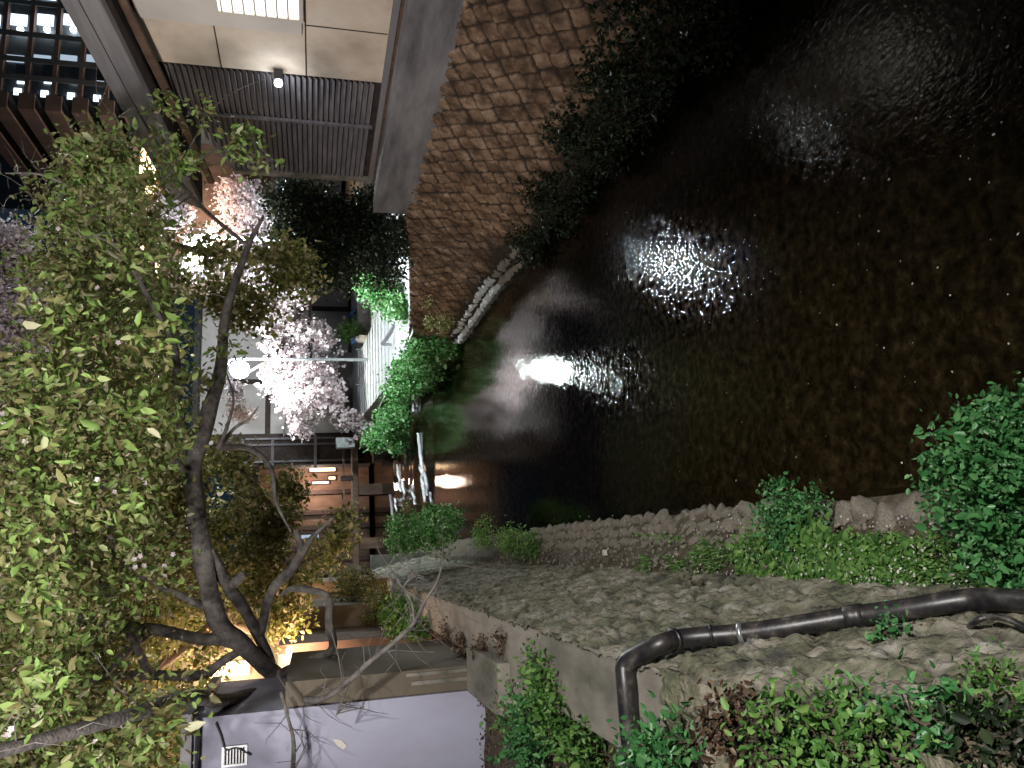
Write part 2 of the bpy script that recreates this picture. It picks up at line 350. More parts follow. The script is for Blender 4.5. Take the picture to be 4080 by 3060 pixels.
# ---- left retaining wall
wall = empty('retaining_wall', (-.6, 10, .4)); tag(wall, 'rough grey stone retaining wall with flat concrete top along the canal', 'wall')
K = Vector((-.31, 0, 1.58)).normalized()
def lw(a, b):
    y = -1.5+a; t = b/1.61
    bend = .0 if y < 15 else (y-15)*(y-15)*.0018
    return (-.36-.31*t+bend, y, .42+1.58*t)
S = lattice(25.5, 1.7, .80, .29, .42)
V, Fs, JL = stone_sheet(lw, (.98, 0, .19), 24.6, 1.61, 1100, 100, S, .034, rowscale=(.42, 1), rough=.031, edge=.06, ret=True)
lf = npmesh('stone_face', V, Fs, MT['stonej'], wall, smooth=True)
at = lf.data.attributes.new('joint', 'FLOAT', 'POINT'); at.data.foreach_set('value', np.clip(JL*.6+.42, 0, 1).astype(np.float32))
def top(u, v):
    y = 3.45+19.6*v; x = -.66-.44*u; bend = .0 if y < 15 else (y-15)**2*.0018
    e = .012*noise.noise(Vector((x*9, y*5, 0)))+.006*noise.noise(Vector((x*30, y*20, 0)))
    if u == 0: return (x+.025+bend+.02*noise.noise(Vector((0, y*6, 3))), y, 1.985+e)
    return (x+bend, y, 2.0+e)
V, Fs = grid(top, 14, 300)
npmesh('coping', V, Fs, MT['concrete'], wall, smooth=True)
MB().box((-1.115, 3.45, 1.2), (-1.1, 23, 1.992)).build('back_face', MT['concrete'], wall)
MB().box((-2.2, 3.36, 1.0), (-.672, 3.53, 1.993)).build('end_block', MT['concrete'], wall)
# near end: rough top course
def ntop(a, b):
    return (-.595-b, -1.5+a, 2.0+.012*math.sin(a*7))
S = lattice(5, 1.6, .34, .3, .35)
V, Fs = stone_sheet(ntop, (0, 0, 1), 4.98, 1.5, 170, 60, S, .05, rough=.03, edge=.08)
npmesh('rough_top', V, Fs, MT['stone'], wall, smooth=True)
MB().box((-1.3, 23.05, .3), (-.1, 23.3, 2.0), .01).build('end_face', MT['concrete'], wall)

# left ground behind the wall (soil) and street further back
def lg(u, v):
    x = -1.1-14*u*u; y = 3.3+28*v
    return (x, y, 1.84+.05*noise.noise(Vector((x*1.5, y*1.5, 4)))+.02*noise.noise(Vector((x*7, y*7, 4))))
V, Fs = grid(lg, 50, 220)
tag(npmesh('soil_strip', V, Fs, MT['soil'], smooth=True), 'dark soil strip behind the stone wall', 'ground', kind='structure')
V, Fs = grid(lambda u, v: (-150+149.5*u, 30+190*v, 1.9), 12, 12)
tag(npmesh('street', V, Fs, MT['street']), 'paved street beyond the far end of the wall', 'street', kind='structure')

# ---- right embankment (diamond-set stones)
def re_top(y):
    if y < 13.2: return 6.0, 1.95
    t = min((y-13.2)/6.3, 1); return 6.0-.45*t*t, 1.95-.80*t**.8
def re_base(y): return 4.85+.35*min(max((y-11)/4, 0), 1)
def re(a, b):
    y = 2+a; t = b/2.1; xt, zt = re_top(y); xb = re_base(y)
    if y > 18.6:
        s = (y-18.6)/1.4; k = math.sqrt(max(0, 1-s*s)); xb = 5.6-(5.6-xb)*k; 
    return (xb+(xt-xb)*t, y, -.15+(zt+.15)*t)
emb = empty('stone_embankment', (5.4, 10, 0)); tag(emb, 'sloping brown embankment of diamond-set rough stones below the concrete parapet', 'embankment')
S = lattice(19, 2.2, .36, .145, .11)
V, Fs, joint_shade = stone_sheet(re, (-.86, 0, .5), 18.0, 2.1, 900, 110, S, .06, rowscale=(1, 1.25), rough=.022, edge=.075, diamond=True)
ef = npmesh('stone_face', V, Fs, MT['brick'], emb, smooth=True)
zz = V[:, 2]; nn = np.array([noise.noise(Vector((a_[1]*.9, a_[2]*2, 3))) for a_ in V]); joint_shade = joint_shade*np.clip((zz-.12-.25*nn)/.45, .0, 1)  # joint values also carry painted shade, darkening the stones toward the water
at = ef.data.attributes.new('joint', 'FLOAT', 'POINT'); at.data.foreach_set('value', joint_shade.astype(np.float32))
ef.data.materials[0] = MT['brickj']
MB().prism([(5.7, 20.0, -.3), (5.5, 20.0, 1.14), (8.5, 20.3, 1.14), (8.5, 20.3, -.3)], (0, -1.0, 0)).build('end_block', MT['brick'], emb)
# right ground: upper yard and lower terrace
V, Fs = grid(lambda u, v: (5.98+60*u*u, -3+22.5*v, min(re_top(-3+22.5*v)[1]-.01, 1.94)+.02*noise.noise(Vector((u*90, v*40, 2)))), 20, 90)
tag(npmesh('yard', V, Fs, MT['soil'], smooth=True), 'dark ground behind the stone embankment', 'ground', kind='structure')
def pth(u, v):
    y = 18.9+41*v; x = 5.5+9*u
    return (x+.15*math.sin(y*.2), y, 1.15)
V, Fs = grid(pth, 8, 40)
tag(npmesh('path', V, Fs, MT['path'], smooth=True), 'pale lit paved path along the far bank', 'path', kind='structure')
def fb(a, b):
    y = 19.5+a; return (5.2+.25*b/1.3+.15*math.sin(y*.2), y, -.15+b)
S = lattice(40, 1.4, .4, .22, .3)
V, Fs = stone_sheet(fb, (-1, 0, .1), 40, 1.31, 300, 16, S, .05, rowscale=(.6, 1), edge=.08)
tag(npmesh('canal_wall', V, Fs, MT['stone'], smooth=True), 'low stone canal wall under the pale far path', 'wall')

# ---- concrete parapet
par = empty('concrete_parapet', (6, 9, 2)); tag(par, 'long weathered grey concrete parapet above the diamond stone embankment', 'parapet')
def quadX(px4, x): return [PX(px, py, x) for px, py in px4]
def pf(u, v):
    # u along, v down the face
    yA = 4.6; yB = 12.55; y = yA+(yB-yA)*u
    zt = 2.585; zb = 1.98-.30*((y-6.5)/6.0) if True else 0
    zb = 1.99-.055*(y-7.2)
    e = .018*noise.noise(Vector((0, y*4, 8))) if v == 1 else 0
    return (5.93+.004*noise.noise(Vector((0, y*3, v*4))), y, zt+(zb-zt)*v+e)
V, Fs = grid(pf, 160, 12); npmesh('face', V, Fs, MT['parapet'], par, smooth=True)
MB().prism([(5.931, 4.6, 2.585), (5.931, 12.55, 2.585), (6.17, 12.55, 2.585), (6.17, 4.6, 2.585)], (0, 0, -.02)).build('top_cap', MT['parapet'], par)
MB().box((6.15, 4.6, 1.7), (6.17, 12.55, 2.56)).build('back_face', MT['parapet'], par)
MB().box((5.955, 12.56, 1.86), (6.19, 13.05, 2.57)).build('end_post', MT['parapet'], par, bevel=.01)
MB().box((5.95, 4.6, 1.93), (6.14, 12.5, 1.975)).build('footing_lip', MT['brick'], par)

# ---- house on the far side of the parapet
XH = 6.4
hs = empty('riverside_house', (7.5, 9, 2)); tag(hs, 'house with beige wall, grey louvred screen and sloping grey roof edge', 'house')
def HP(px, py, x=XH): return Vector(PX(px, py, x))
def zy(px, py, x=XH): p = PX(px, py, x); return p[1], p[2]
yc, zb = zy(1520, 330); _, zt = zy(597, 266)
yl = zy(1480, 715)[0]
# beige wall: polygon in the plane X = XH with raking top
b1 = [(XH, 7.2, zb), (XH, yc, zb), (XH, yc, zt), (XH, zy(462, 0)[0], zy(462, 0)[1]), (XH, 7.2, zy(462, 0)[1]+2.2)]
MB().prism(b1, (3.2, 0, 0)).build('wall', MT['beige'], hs)
# seams of the panels
s = MB(); z1 = (zy(845, 20)[1]+zy(878, 284)[1])/2; z2 = (zy(1215, 0)[1]+zy(1220, 310)[1])/2
for z in (z1, z2): s.box((XH-.006, 7.21, z-.008), (XH+.01, yc-.01, z+.008))
ys = zy(1240, 102)[0]; s.box((XH-.006, ys-.008, zb+.01), (XH+.01, ys+.008, zy(1215, 102)[1]))
s.build('panel_seams', MT['darkwood'], hs)
# window with its pale sill band
wy0, wy1 = 3.6, zy(1205, 30)[0]; wz0, wz1 = zy(1208, 20)[1], zy(872, 20)[1]
wy1 = zy(1040, 38)[0]
band = MB().box((XH-.05, 7.4, wz0+.02), (XH-.001, zy(880, 92)[0], zy(545, 50)[1])).build('sill_band', MT['trimw'], hs, bevel=.008)
fr = MB(); fr.box((XH-.09, 7.5, wz0), (XH-.052, wy1+.05, wz0+.05)); fr.box((XH-.09, wy1, wz0+.05), (XH-.052, wy1+.05, wz1)); fr.box((XH-.09, 7.5, wz1), (XH-.052, wy1+.05, wz1+.05))
win = fr.build('window', MT['trimw'], hs)
MB().box((XH-.07, 7.5, wz0+.05), (XH-.055, wy1, wz1)).build('pane', MT['litwin'], win)
gm = MB(); z = wz0+.05; 
while z < wz1-.05: z += .125; gm.box((XH-.095, 7.5, z-.011), (XH-.088, wy1, z+.011))
gm.build('muntins', MT['trimw'], win)
# louvred screen in two bays
lou = MB(); zl0 = zb+.10; n = 44
yq = zy(1480, 500)[0]
def ztop(y):   # roof line over the screen
    (ya, za), (yb2, zb2) = zy(622, 275), zy(940, 690)
    return za+(zb2-za)*(y-ya)/(yb2-ya)
bays = [(yc+.03, yq-.03), (yq+.03, yl-.10)]
step = .077
for y0, y1 in bays:
    z = zl0
    while z < ztop(y0)-.05:
        ye = y1
        if ztop(y1) < z: 
            # slat stops at the raking roof line
            ye = y0+(y1-y0)*(ztop(y0)-z)/(ztop(y0)-ztop(y1))
        if ye-y0 > .05:
            lou.add([(XH-.035, y0, z), (XH-.035, ye, z), (XH+.015, ye, z+.055), (XH+.015, y0, z+.055), (XH-.028, y0, z-.008), (XH-.028, ye, z-.008), (XH+.022, ye, z+.047), (XH+.022, y0, z+.047)],
                    [[0, 1, 2, 3], [7, 6, 5, 4], [0, 4, 5, 1], [1, 5, 6, 2], [2, 6, 7, 3], [3, 7, 4, 0]])
        z += step
lou.build('louvre_screen', MT['slat'], hs)
MB().box((XH-.05, yq-.028, zb+.05), (XH-.01, yq+.028, ztop(yq))).build('post', MT['slat'], hs)
MB().box((XH-.05, yl-.09, zb-.02), (XH+.01, yl+.02, ztop(yl))).build('post', MT['concrete'], hs)
MB().box((XH+.03, yc+.01, zb-.3), (XH+3.2, yl, ztop(yl)-.05)).prism([(XH+.03, yc+.01, ztop(yl)-.049), (XH+.03, yl, ztop(yl)-.049), (XH+.03, yc+.01, ztop(yc)-.02)], (3.1, 0, 0)).build('rear_wall', MT['darkwood'], hs)
MB().box((XH-.06, 3.5, zb-.08), (XH+.02, yl+.02, zb-.002)).build('base_rail', MT['greyboard'], hs)
MB().box((XH-.02, 3.5, 1.6), (XH+.2, yl, zb-.085)).build('plinth', MT['brownwood'], hs)
# raking roof edge
XR = 5.75
ra = [(239, -60), (278, 75), (348, 199), (413, 298), (520, 500), (560, 640), (640, 900)]
rb = [(755, 900), (740, 745), (681, 572), (607, 398), (482, 164), (398, 0), (370, -60)]
poly = [PX(px, py, XR) for px, py in ra+rb]
a0 = Vector(PX(239, 0, XR)); a1 = Vector(PX(520, 500, XR)); b0 = Vector(PX(398, 0, XR)); b1v = Vector(PX(681, 572, XR))
da = (a1-a0); db = (b1v-b0)
rake = [a0-da*.8, a0+da*1.9, b0+db*1.75, b0-db*.8]
roof = MB().prism(rake, (.12, 0, 0)).build('roof_edge', MT['greyboard'], hs, bevel=.01)
c0 = b0+(a0-b0)*.52; c1 = b1v+(a1-b1v)*.52
MB().prism([c0-(c1-c0)*.8+Vector((-.004, 0, 0)), c0+(c1-c0)*1.7+Vector((-.004, 0, 0)), c0+(c1-c0)*1.7+Vector((-.004, 0, .012)), c0-(c1-c0)*.8+Vector((-.004, 0, .012))], (.006, 0, 0)).build('seam', MT['darkwood'], roof)
# soffit from roof edge back to the wall
o1 = b0-db*.8; o2 = b0+db*1.75
def topw(y): # wall-top rake line at XH
    (ya, za), (yb2, zb2) = zy(462, 0), zy(592, 259)
    return za+(zb2-za)*(y-ya)/(yb2-ya)
MB().add([o1+Vector((.12, 0, .02)), o2+Vector((.12, 0, .02)), (XH-.01, o2.y, topw(o2.y)+.02), (XH-.01, o1.y, topw(o1.y)+.02),
          o1+Vector((.12, 0, .06)), o2+Vector((.12, 0, .06)), (XH-.01, o2.y, topw(o2.y)+.06), (XH-.01, o1.y, topw(o1.y)+.06)],
         [[0, 1, 2, 3], [7, 6, 5, 4], [0, 4, 5, 1], [1, 5, 6, 2], [2, 6, 7, 3], [3, 7, 4, 0]]).build('soffit', MT['darkwood'], hs)
MB().prism([a0-da*.8+Vector((.121, 0, 0)), a0+da*1.9+Vector((.121, 0, 0)), b0+db*1.75+Vector((.121, 0, .08)), b0-db*.8+Vector((.121, 0, .08))], (4.5, 0, 0)).build('roof', MT['roof'], hs)
tr = MB(); 
for k, off in ((.0, .0), (.12, .05)):
    p = [(XH-.10-k, 3.5, topw(3.5)-.16-off), (XH-.10-k, yl+.1, topw(yl+.1)-.16-off), (XH-.10-k, yl+.1, topw(yl+.1)-.06-off), (XH-.10-k, 3.5, topw(3.5)-.06-off)]
    tr.prism(p, (.05, 0, 0))
tr.build('eave_trim', MT['brownwood'], hs)
# wall lamp
wl = empty('wall_lamp', HP(1130, 275)); tag(wl, 'small white lamp shining on the beige wall above louvred screen', 'lamp')
lp = HP(1110, 278)
MB().box((XH-.16, lp[1]-.04, lp[2]-.05), (XH-.02, lp[1]+.04, lp[2]+.06)).build('bracket', MT['metal'], wl)
MB().ball((XH-.2, lp[1], lp[2]), .055, 10).build('bulb', MT['lampsm'], wl, True)
light('wall_lamp_light', 'POINT', (XH-.32, lp[1], lp[2]), 5, (.85, .93, 1), wl, .06)

# ================================================================== LEFT SIDE HOUSES
lh = empty('lavender_house', (-3, 9, 1.9)); tag(lh, 'house corner with plain pale lavender wall and small vent grille', 'house')
zr = PY(770, 2900, 8.6)[2]
xc = PY(1300, 2810, 8.6)[0]
MB().box((-7, 8.6, 1.6), (xc, 10.9, zr)).build('wall', MT['lavender'], lh)
MB().box((-7, 8.52, zr+.002), (xc+.06, 11.0, zr+.10)).build('roof_edge', MT['greyboard'], lh)
MB().tube([(-7, 8.5, zr-.05), (xc+.02, 8.5, zr-.05)], .018, 8).build('gutter', MT['metal'], lh, True)
MB().box((xc+.003, 8.66, 1.6), (xc+.25, 11.2, PY(1140, 2690, 8.8)[2])).build('side_wall', MT['olive'], lh)
sp = PY(1730, 2700, 8.66); MB().box((xc+.10, 8.645, 1.62), (xc+.14, 8.657, sp[2]+.25)).box((xc+.19, 8.645, 1.62), (xc+.225, 8.657, sp[2]+.3)).build('pale_strip', MT['concrete'], lh)
g0 = PY(885, 2975, 8.6); g1 = PY(985, 3045, 8.6)
gr = MB(); gx0, gx1 = g1[0], g0[0]; gz0, gz1 = g1[2], g0[2]
gr.box((gx0, 8.575, gz0), (gx1, 8.598, gz0+.02)).box((gx0, 8.575, gz1-.02), (gx1, 8.598, gz1)).box((gx0, 8.575, gz0+.02), (gx0+.02, 8.598, gz1-.02)).box((gx1-.02, 8.575, gz0+.02), (gx1, 8.598, gz1-.02))
gr.box((gx0+.02, 8.592, gz0+.02), (gx1-.02, 8.5985, gz1-.02)); vent = gr.build('vent_grille', MT['steel'], lh)
sl = MB(); k = 7
for i in range(k):
    z = gz0+.035+(gz1-gz0-.07)*i/(k-1); sl.box((gx0+.025, 8.58, z-.007), (gx1-.025, 8.596, z+.007))
sl.build('vent_slots', MT['darkwood'], vent)
c = PY(960, 2900, 8.59); 
MB().tube(smooth_path([PY(860, 2880, 8.57), PY(880, 2930, 8.57), PY(900, 2985, 8.57), PY(945, 2980, 8.57), PY(1000, 3010, 8.57)]), .008, 6).build('cable', MT['metal'], lh)
q = PY(1350, 2955, 8.59)
MB().prism([PY(1325, 2942, 8.592), PY(1360, 2948, 8.592), PY(1383, 2972, 8.592), PY(1368, 2988, 8.592), PY(1345, 2972, 8.592)], (0, -.006, 0)).build('peeling_patch', MT['trimw'], lh)
light('house_wall_light', 'POINT', (-2.9, 6.3, 5.2), 0.1, (.6, .65, 1), None) if False else None
# concrete kerb block at the house corner
kb = empty('kerb_block', PZ(1960, 2650, 1.85)); tag(kb, 'squared concrete block beside the lavender house corner', 'block')
p = PZ(1960, 2640, 2.1)
MB().box((p[0]-.42, p[1]-.25, 1.75), (p[0]+.02, p[1]+1.1, 2.12), .012).build('block', MT['concrete'], kb, bevel=.02)
MB().box((p[0]-.36, p[1]-.62, 1.7), (p[0]-.02, p[1]-.26, 2.0), .012).build('step', MT['concrete'], kb, bevel=.02)

# shop with open front
sh = empty('corner_shop', (-1.7, 13, 1.9)); tag(sh, 'brown walled shop with bright open interior behind the lavender house', 'shop')
Y0 = 12.5
xa = PY(1500, 2690, Y0)[0]-.6; xb = PY(1500, 2580, Y0)[0]; xe = PY(1500, 2540, Y0)[0]; ztp = PY(1150, 2600, Y0)[2]
MB().box((xb+.02, Y0, 1.85), (xe, Y0+2.6, ztp+.15)).build('brown_wall', MT['brownwood'], sh)
zl = PY(1250, 2600, Y0)[2]
MB().box((xa-3, Y0, zl), (xb+.015, Y0+.1, ztp+.15)).build('fascia', MT['greyboard'], sh)
rm = MB(); rm.box((xa-3, Y0+1.6, 1.85), (xb, Y0+1.65, zl+.3)).box((xa-3, Y0+.11, zl+.02), (xb, Y0+1.6, zl+.06))
rm.build('interior_wall', MT['shopin'], sh)
MB().box((xb-.07, Y0-.03, 1.9), (xb+.0, Y0+.0, PY(1360, 2600, Y0)[2])).box((xb-.30, Y0-.03, 1.98), (xb-.07, Y0+.0, 2.04)).build('white_frame', MT['trimw'], sh)
MB().box((xb-.42, Y0+.3, 1.9), (xb-.08, Y0+.6, 2.35)).build('dark_counter', MT['darkwood'], sh)
MB().box((xb-.5, Y0+.5, PY(1360, 2600, Y0)[2]), (xb-.1, Y0+.9, PY(1280, 2600, Y0)[2])).build('hanging_cloth', MT['brownwood'], sh)
for k in range(4):
    MB().box((xb-.55+.12*k, Y0+.9, 2.35+.22*(k % 2)), (xb-.47+.12*k, Y0+1.0, 2.65+.22*(k % 2))).build('poster', [MT['trimw'], MT['brownwood'], MT['beige'], MT['olive']][k], sh)
MB().box((xb-.9, Y0+.5, zl-.08), (xb-.15, Y0+.58, zl-.03)).build('ceiling_tube', MT['litroom'], sh)
light('shop_light', 'POINT', (xb-.5, Y0+.7, zl-.25), 40, (1, .80, .60), sh, .12)
light('shop_front_light', 'POINT', (xb+.1, Y0-.35, ztp-.1), 50, (1, .68, .44), sh, .10)
MB().tube([(xb+.1, Y0-.02, ztp+.02), (xb+.1, Y0-.35, ztp+.02)], .012, 6).build('lamp_arm', MT['metal'], sh)
MB().ball((xb+.1, Y0-.35, ztp-.02), .05, 8).build('lamp_bulb', MT['lampwarm'], sh, True)
# upper lit room of the shop (bright strip seen under the branches)
up = MB(); a = PY(835, 2690, 14.5); b = PY(995, 2655, 14.5)
up.box((PY(900, 2695, 14.5)[0], 14.5, b[2]), (PY(900, 2640, 14.5)[0], 14.55, a[2])).build('upper_lit_window', MT['litwarm'], sh)
MB().box((b[0]-4, 14.56, 1.9), (b[0]+.9, 17, a[2]+1.2)).build('upper_wall', MT['olive'], sh)

light('window_glow', 'POINT', (float(b[0])-.15, 14.0, (float(a[2])+float(b[2]))/2), 130, (1, .74, .46), sh, .25)
# second shop beyond, with yellow lintel
s2 = empty('yellow_lit_house', (-1, 18, 1.9)); tag(s2, 'small house with yellow lit lintel behind the clipped yellow-green bush', 'house')
a = PY(1215, 2490, 18); b = PY(1480, 2380, 18)
MB().box((a[0]-3, 18, 1.9), (b[0]+.4, 21, PY(1100, 2400, 18)[2])).build('wall', MT['brownwood'], s2)
MB().box((a[0]-.2, 17.93, PY(1420, 2480, 18)[2]), (a[0]-.05, 17.99, a[2]+.4)).build('lit_door_gap', MT['litwin'], s2)
MB().box((a[0]+.05, 17.9, PY(1420, 2440, 18)[2]), (a[0]+.6, 17.99, a[2]+.2)).build('dark_door', MT['darkwood'], s2)
MB().box((a[0]-.03, 17.9, a[2]-.9), (a[0]+.03, 17.96, a[2]+.4)).build('post', MT['beige'], s2)
light('porch_light', 'POINT', (a[0]+.2, 17.2, a[2]+.2), 60, (1, .78, .45), s2, .12)
MB().ball((a[0]+.2, 17.3, a[2]+.2), .07, 8).build('porch_lamp', MT['lampwarm'], s2, True)

# ================================================================== FAR END
wh = empty('white_walled_house', (8.5, 40, 1.9)); tag(wh, 'white plastered house with dark timber beams behind the pink cherry', 'house')
A = PY(1500, 1760, 40); B = PY(900, 900, 40); zt_ = PY(800, 1500, 40)[2]
MB().box((A[0], 40, .8), (B[0], 46, zt_)).build('wall', MT['whitewall'], wh)
bm = MB()
for px in (1068, 1400):
    z = PY(px, 1600, 40)[2]; bm.box((A[0], 39.9, z-.13), (B[0]-.3, 39.98, z+.13))
for py in (1522, 1225, 1740, 1050):
    x = PY(1000, py, 40)[0]; bm.box((x-.12, 39.88, .9), (x+.12, 39.975, zt_-.01))
bm.build('timber_beams', MT['darkwood'], wh)
MB().box((A[0]-.5, 39.2, zt_), (B[0]+.5, 46.5, zt_+.25)).build('roof', MT['roof'], wh)
wf = MB(); a = PY(1360, 1340, 39.9); b = PY(1310, 1420, 39.9)
wf.box((b[0], 39.86, a[2]), (a[0], 39.97, b[2])); wo = wf.build('window', MT['steel'], wh)
MB().box((b[0]+.12, 39.83, a[2]+.1), (a[0]-.12, 39.858, b[2]-.1)).build('pane', MT['greyboard'], wo)
MB().tube(smooth_path([PY(1130, 1740, 39.8), PY(1140, 1600, 39.8), PY(1135, 1500, 39.8)]), .03, 6).build('pipe_run', MT['steel'], wh)
z = PY(1345, 1450, 39.5)[2]; MB().box((PY(1300, 1700, 39)[0], 39.2, 1.2), (PY(1300, 1400, 39)[0], 39.6, z)).build('low_wall', MT['greyboard'], wh)
# dark gallery with balustrade to its side
gl_ = empty('timber_gallery', (5, 39, 1.9)); tag(gl_, 'dark timber veranda with pale frames between white house and lit houses', 'veranda')
a = PY(960, 1745, 39); b = PY(1200, 1850, 39); 
MB().box((b[0], 39.3, .8), (a[0], 41, PY(850, 1800, 39)[2])).build('wall', MT['darkwood'], gl_)
fm = MB()
for px in (965, 1010, 1085): 
    z = PY(px, 1780, 39)[2]
    if px != 1010: fm.box((b[0], 39.2, z-.06), (a[0], 39.28, z+.06))
for py in (1748, 1772, 1840): 
    x = PY(1000, py, 39)[0]; fm.box((x-.05, 39.1, 1.2), (x+.05, 39.19, PY(960, 1800, 39)[2]))
fm.build('pale_frame', MT['slat'], gl_)
MB().box((b[0]-.2, 38.9, PY(1262, 1800, 39)[2]), (a[0]+.1, 39.08, PY(1250, 1800, 39)[2])).build('rail', MT['greyboard'], gl_)
# lit wooden house
wd = empty('wooden_house', (2, 44, 1.9)); tag(wd, 'brown wooden house with narrow warm lit windows beyond the bridge', 'house')
zt2 = PY(1150, 1950, 44)[2]
x0 = PY(1300, 2290, 44)[0]; x1 = PY(1300, 1845, 44)[0]
MB().box((x0, 44, .6), (x1, 50, zt2+1.5)).build('wall', MT['brownwood'], wd)
for py, w_, p0, p1, mm in ((1868, 12, 1235, 1335, 'litwarm'), (1848, 7, 1240, 1300, 'litwin'), (1905, 6, 1310, 1335, 'litwarm'), (1922, 5, 1245, 1310, 'litwin'), (2135, 10, 1200, 1270, 'litdim')):
    xx = PY(1300, py, 43.9)[0]; hw = w_/2*44/F*1.4
    f_ = MB().box((xx-hw-.08, 43.93, PY(p1, py, 43.9)[2]-.08), (xx+hw+.08, 43.99, PY(p0, py, 43.9)[2]+.08)).build('window', MT['darkwood'], wd)
    MB().box((xx-hw, 43.9, PY(p1, py, 43.9)[2]), (xx+hw, 43.925, PY(p0, py, 43.9)[2])).build('pane', MT[mm], f_)
for py in (1960, 2040, 2100, 2180, 2230):
    xx = PY(1300, py, 43.9)[0]; MB().box((xx-.12, 43.8, .6), (xx+.12, 43.89, zt2+1)).build('post', MT['darkwood'], wd)
MB().box((x0-.5, 43.0, zt2+1.5), (x1+.5, 50.5, zt2+1.9)).build('roof', MT['roof'], wd)
light('wooden_house_light', 'POINT', (PY(1300, 1930, 42)[0], 42.6, PY(1250, 1930, 42)[2]), 150, (1, .74, .58), wd, .2)
# stone footbridge
br = empty('footbridge', (3, 37, .5)); tag(br, 'low dark timber footbridge crossing the canal beyond the rapids', 'bridge')
zb0 = PY(1405, 1950, 37)[2]; 
MB().box((PY(1400, 2200, 37)[0]-1, 37, zb0-.28), (5.6, 38.6, zb0)).build('deck', MT['brownwood'], br, bevel=.03)
for py in (1735, 1905, 2080):
    xx = PY(1400, py, 37)[0]; MB().box((xx-.12, 36.95, zb0+.002), (xx+.12, 37.2, zb0+.55), .01).build('post', MT['darkwood'], br, bevel=.02)
MB().box((PY(1400, 2190, 37)[0], 37.02, zb0+.36), (PY(1400, 1740, 37)[0], 37.12, zb0+.45)).build('handrail', MT['brownwood'], br)
for xx in (.4, 2.9, 5.2): MB().box((xx-.25, 37.1, -.2), (xx+.25, 38.4, zb0-.285), .02).build('pier', MT['brownwood'], br)
# stone blocks by the left foot of the gallery
for i, (px, py, w_, l_) in enumerate(((1365, 1765, .45, 'square pale stone block standing higher by the gallery rail'), (1460, 1755, .5, 'flat topped pale stone block beside the bright green bush'))):
    c = PY(px, py, 33.5); o = MB().box((c[0]-w_/2, 33.3, c[2]-.5), (c[0]+w_/2, 33.9, c[2]+.28), .02).build('stone_block', MT['rockw'], None, bevel=.03); tag(o, l_, 'stone block', 'stone blocks by the gallery')
MB_ = MB().box((4.2, 32.5, -.2), (5.6, 38, .85), .04); tag(MB_.build('rubble_bank', MT['stone']), 'low rubble bank below the pale stone blocks', 'bank', kind='structure')

# right-hand terrace: shallow steps, handrail
st = MB(); stp = empty('stone_steps', (6.5, 28, 1.15)); tag(stp, 'pale shallow stone steps climbing beside bright green ivy', 'steps')
for i in range(11):
    y0 = 25.2+i*.8
    o = MB().box((5.62+.15*math.sin(y0*.2), y0, 1.0), (8.6, y0+.76, 1.155+.045*(i+1))).build('step', MT['path'], stp, bevel=.015)
MB().box((5.62, 34.0, 1.0), (14, 44, 1.68)).build('landing', MT['path'], stp)
hr = empty('handrail', (6.4, 27, 1.2)); tag(hr, 'dark sloping handrail on posts over the pale steps', 'handrail')
P1 = PX(1612, 1240, 7.2); P2 = PX(1522, 1372, 6.4)
MB().bar(P1, P2, .09, .12).build('rail', MT['greyboard'], hr)
MB().bar(P2, (P2[0], P2[1], 1.2), .07).build('post', MT['greyboard'], hr); MB().bar(P1, (P1[0], P1[1], 1.1), .07).build('post', MT['greyboard'], hr)
# metal gate / fence panel with boards
fp = empty('board_fence', (6.3, 33, 1.6)); tag(fp, 'low fence of pale boards between two steel posts beside the path', 'fence')
a = PY(1440, 1395, 33.5); b = PY(1505, 1535, 33.5); fz0 = b[2]; fz1 = a[2]
for k in range(6):
    z = fz0+(fz1-fz0)*k/6; MB().box((b[0], 33.5, z+.01), (a[0], 33.55, z+(fz1-fz0)/6-.01)).build('board', MT['steel'], fp)
for xx in (b[0], a[0]): MB().tube([(xx, 33.4, 1.3), (xx, 33.4, fz1+.25)], .04, 8).build('post', MT['steel'], fp, True)
# blue crate & bucket & white cloth bundle
for nm, px, py, w_, h_, mm, lab, cat in (('blue_crate', 1412, 1362, .24, .26, 'blue', 'small blue crate standing next to the round potted bush', 'crate'), ('cloth_bundle', 1462, 1355, .34, .75, 'beige', 'beige wrapped bundle topped with white cloth by fence', 'bundle'), ('blue_bucket', 1482, 1510, .28, .32, 'litdim', 'pale blue plastic tub standing inside the board fence', 'tub')):
    c = PY(px, py, 33.2); ob = MB()
    if nm == 'blue_bucket': ob.tube([(c[0], 33.2, c[2]-h_/2), (c[0], 33.2, c[2]+h_/2)], [w_*.4, w_*.55], 14)
    elif nm == 'cloth_bundle': ob.box((c[0]-w_/2, 33.0, c[2]-h_/2), (c[0]+w_/2, 33.3, c[2]+h_/2), .03)
    else:
        ob.box((c[0]-w_/2, 33.0, c[2]-h_/2), (c[0]+w_/2, 33.3, c[2]+h_/2)); ob.box((c[0]-w_/2-.02, 32.98, c[2]+h_/2), (c[0]+w_/2+.02, 33.32, c[2]+h_/2+.03))
    if nm == 'blue_bucket': mm = 'blue'
    o = ob.build(nm, MT[mm], None, bevel=.012 if nm != 'blue_bucket' else 0); tag(o, lab, cat)
    if nm == 'cloth_bundle': MB().ball((c[0]-.02, 33.1, c[2]+h_/2+.06), .15, 8, (1.1, .9, .7)).build('cloth', MT['trimw'], o, True)
    if nm == 'blue_bucket': MB().tube([(c[0], 33.2, c[2]+h_/2-.012), (c[0], 33.2, c[2]+h_/2+.012)], .17, 14).build('rim', MT['trimw'], o)

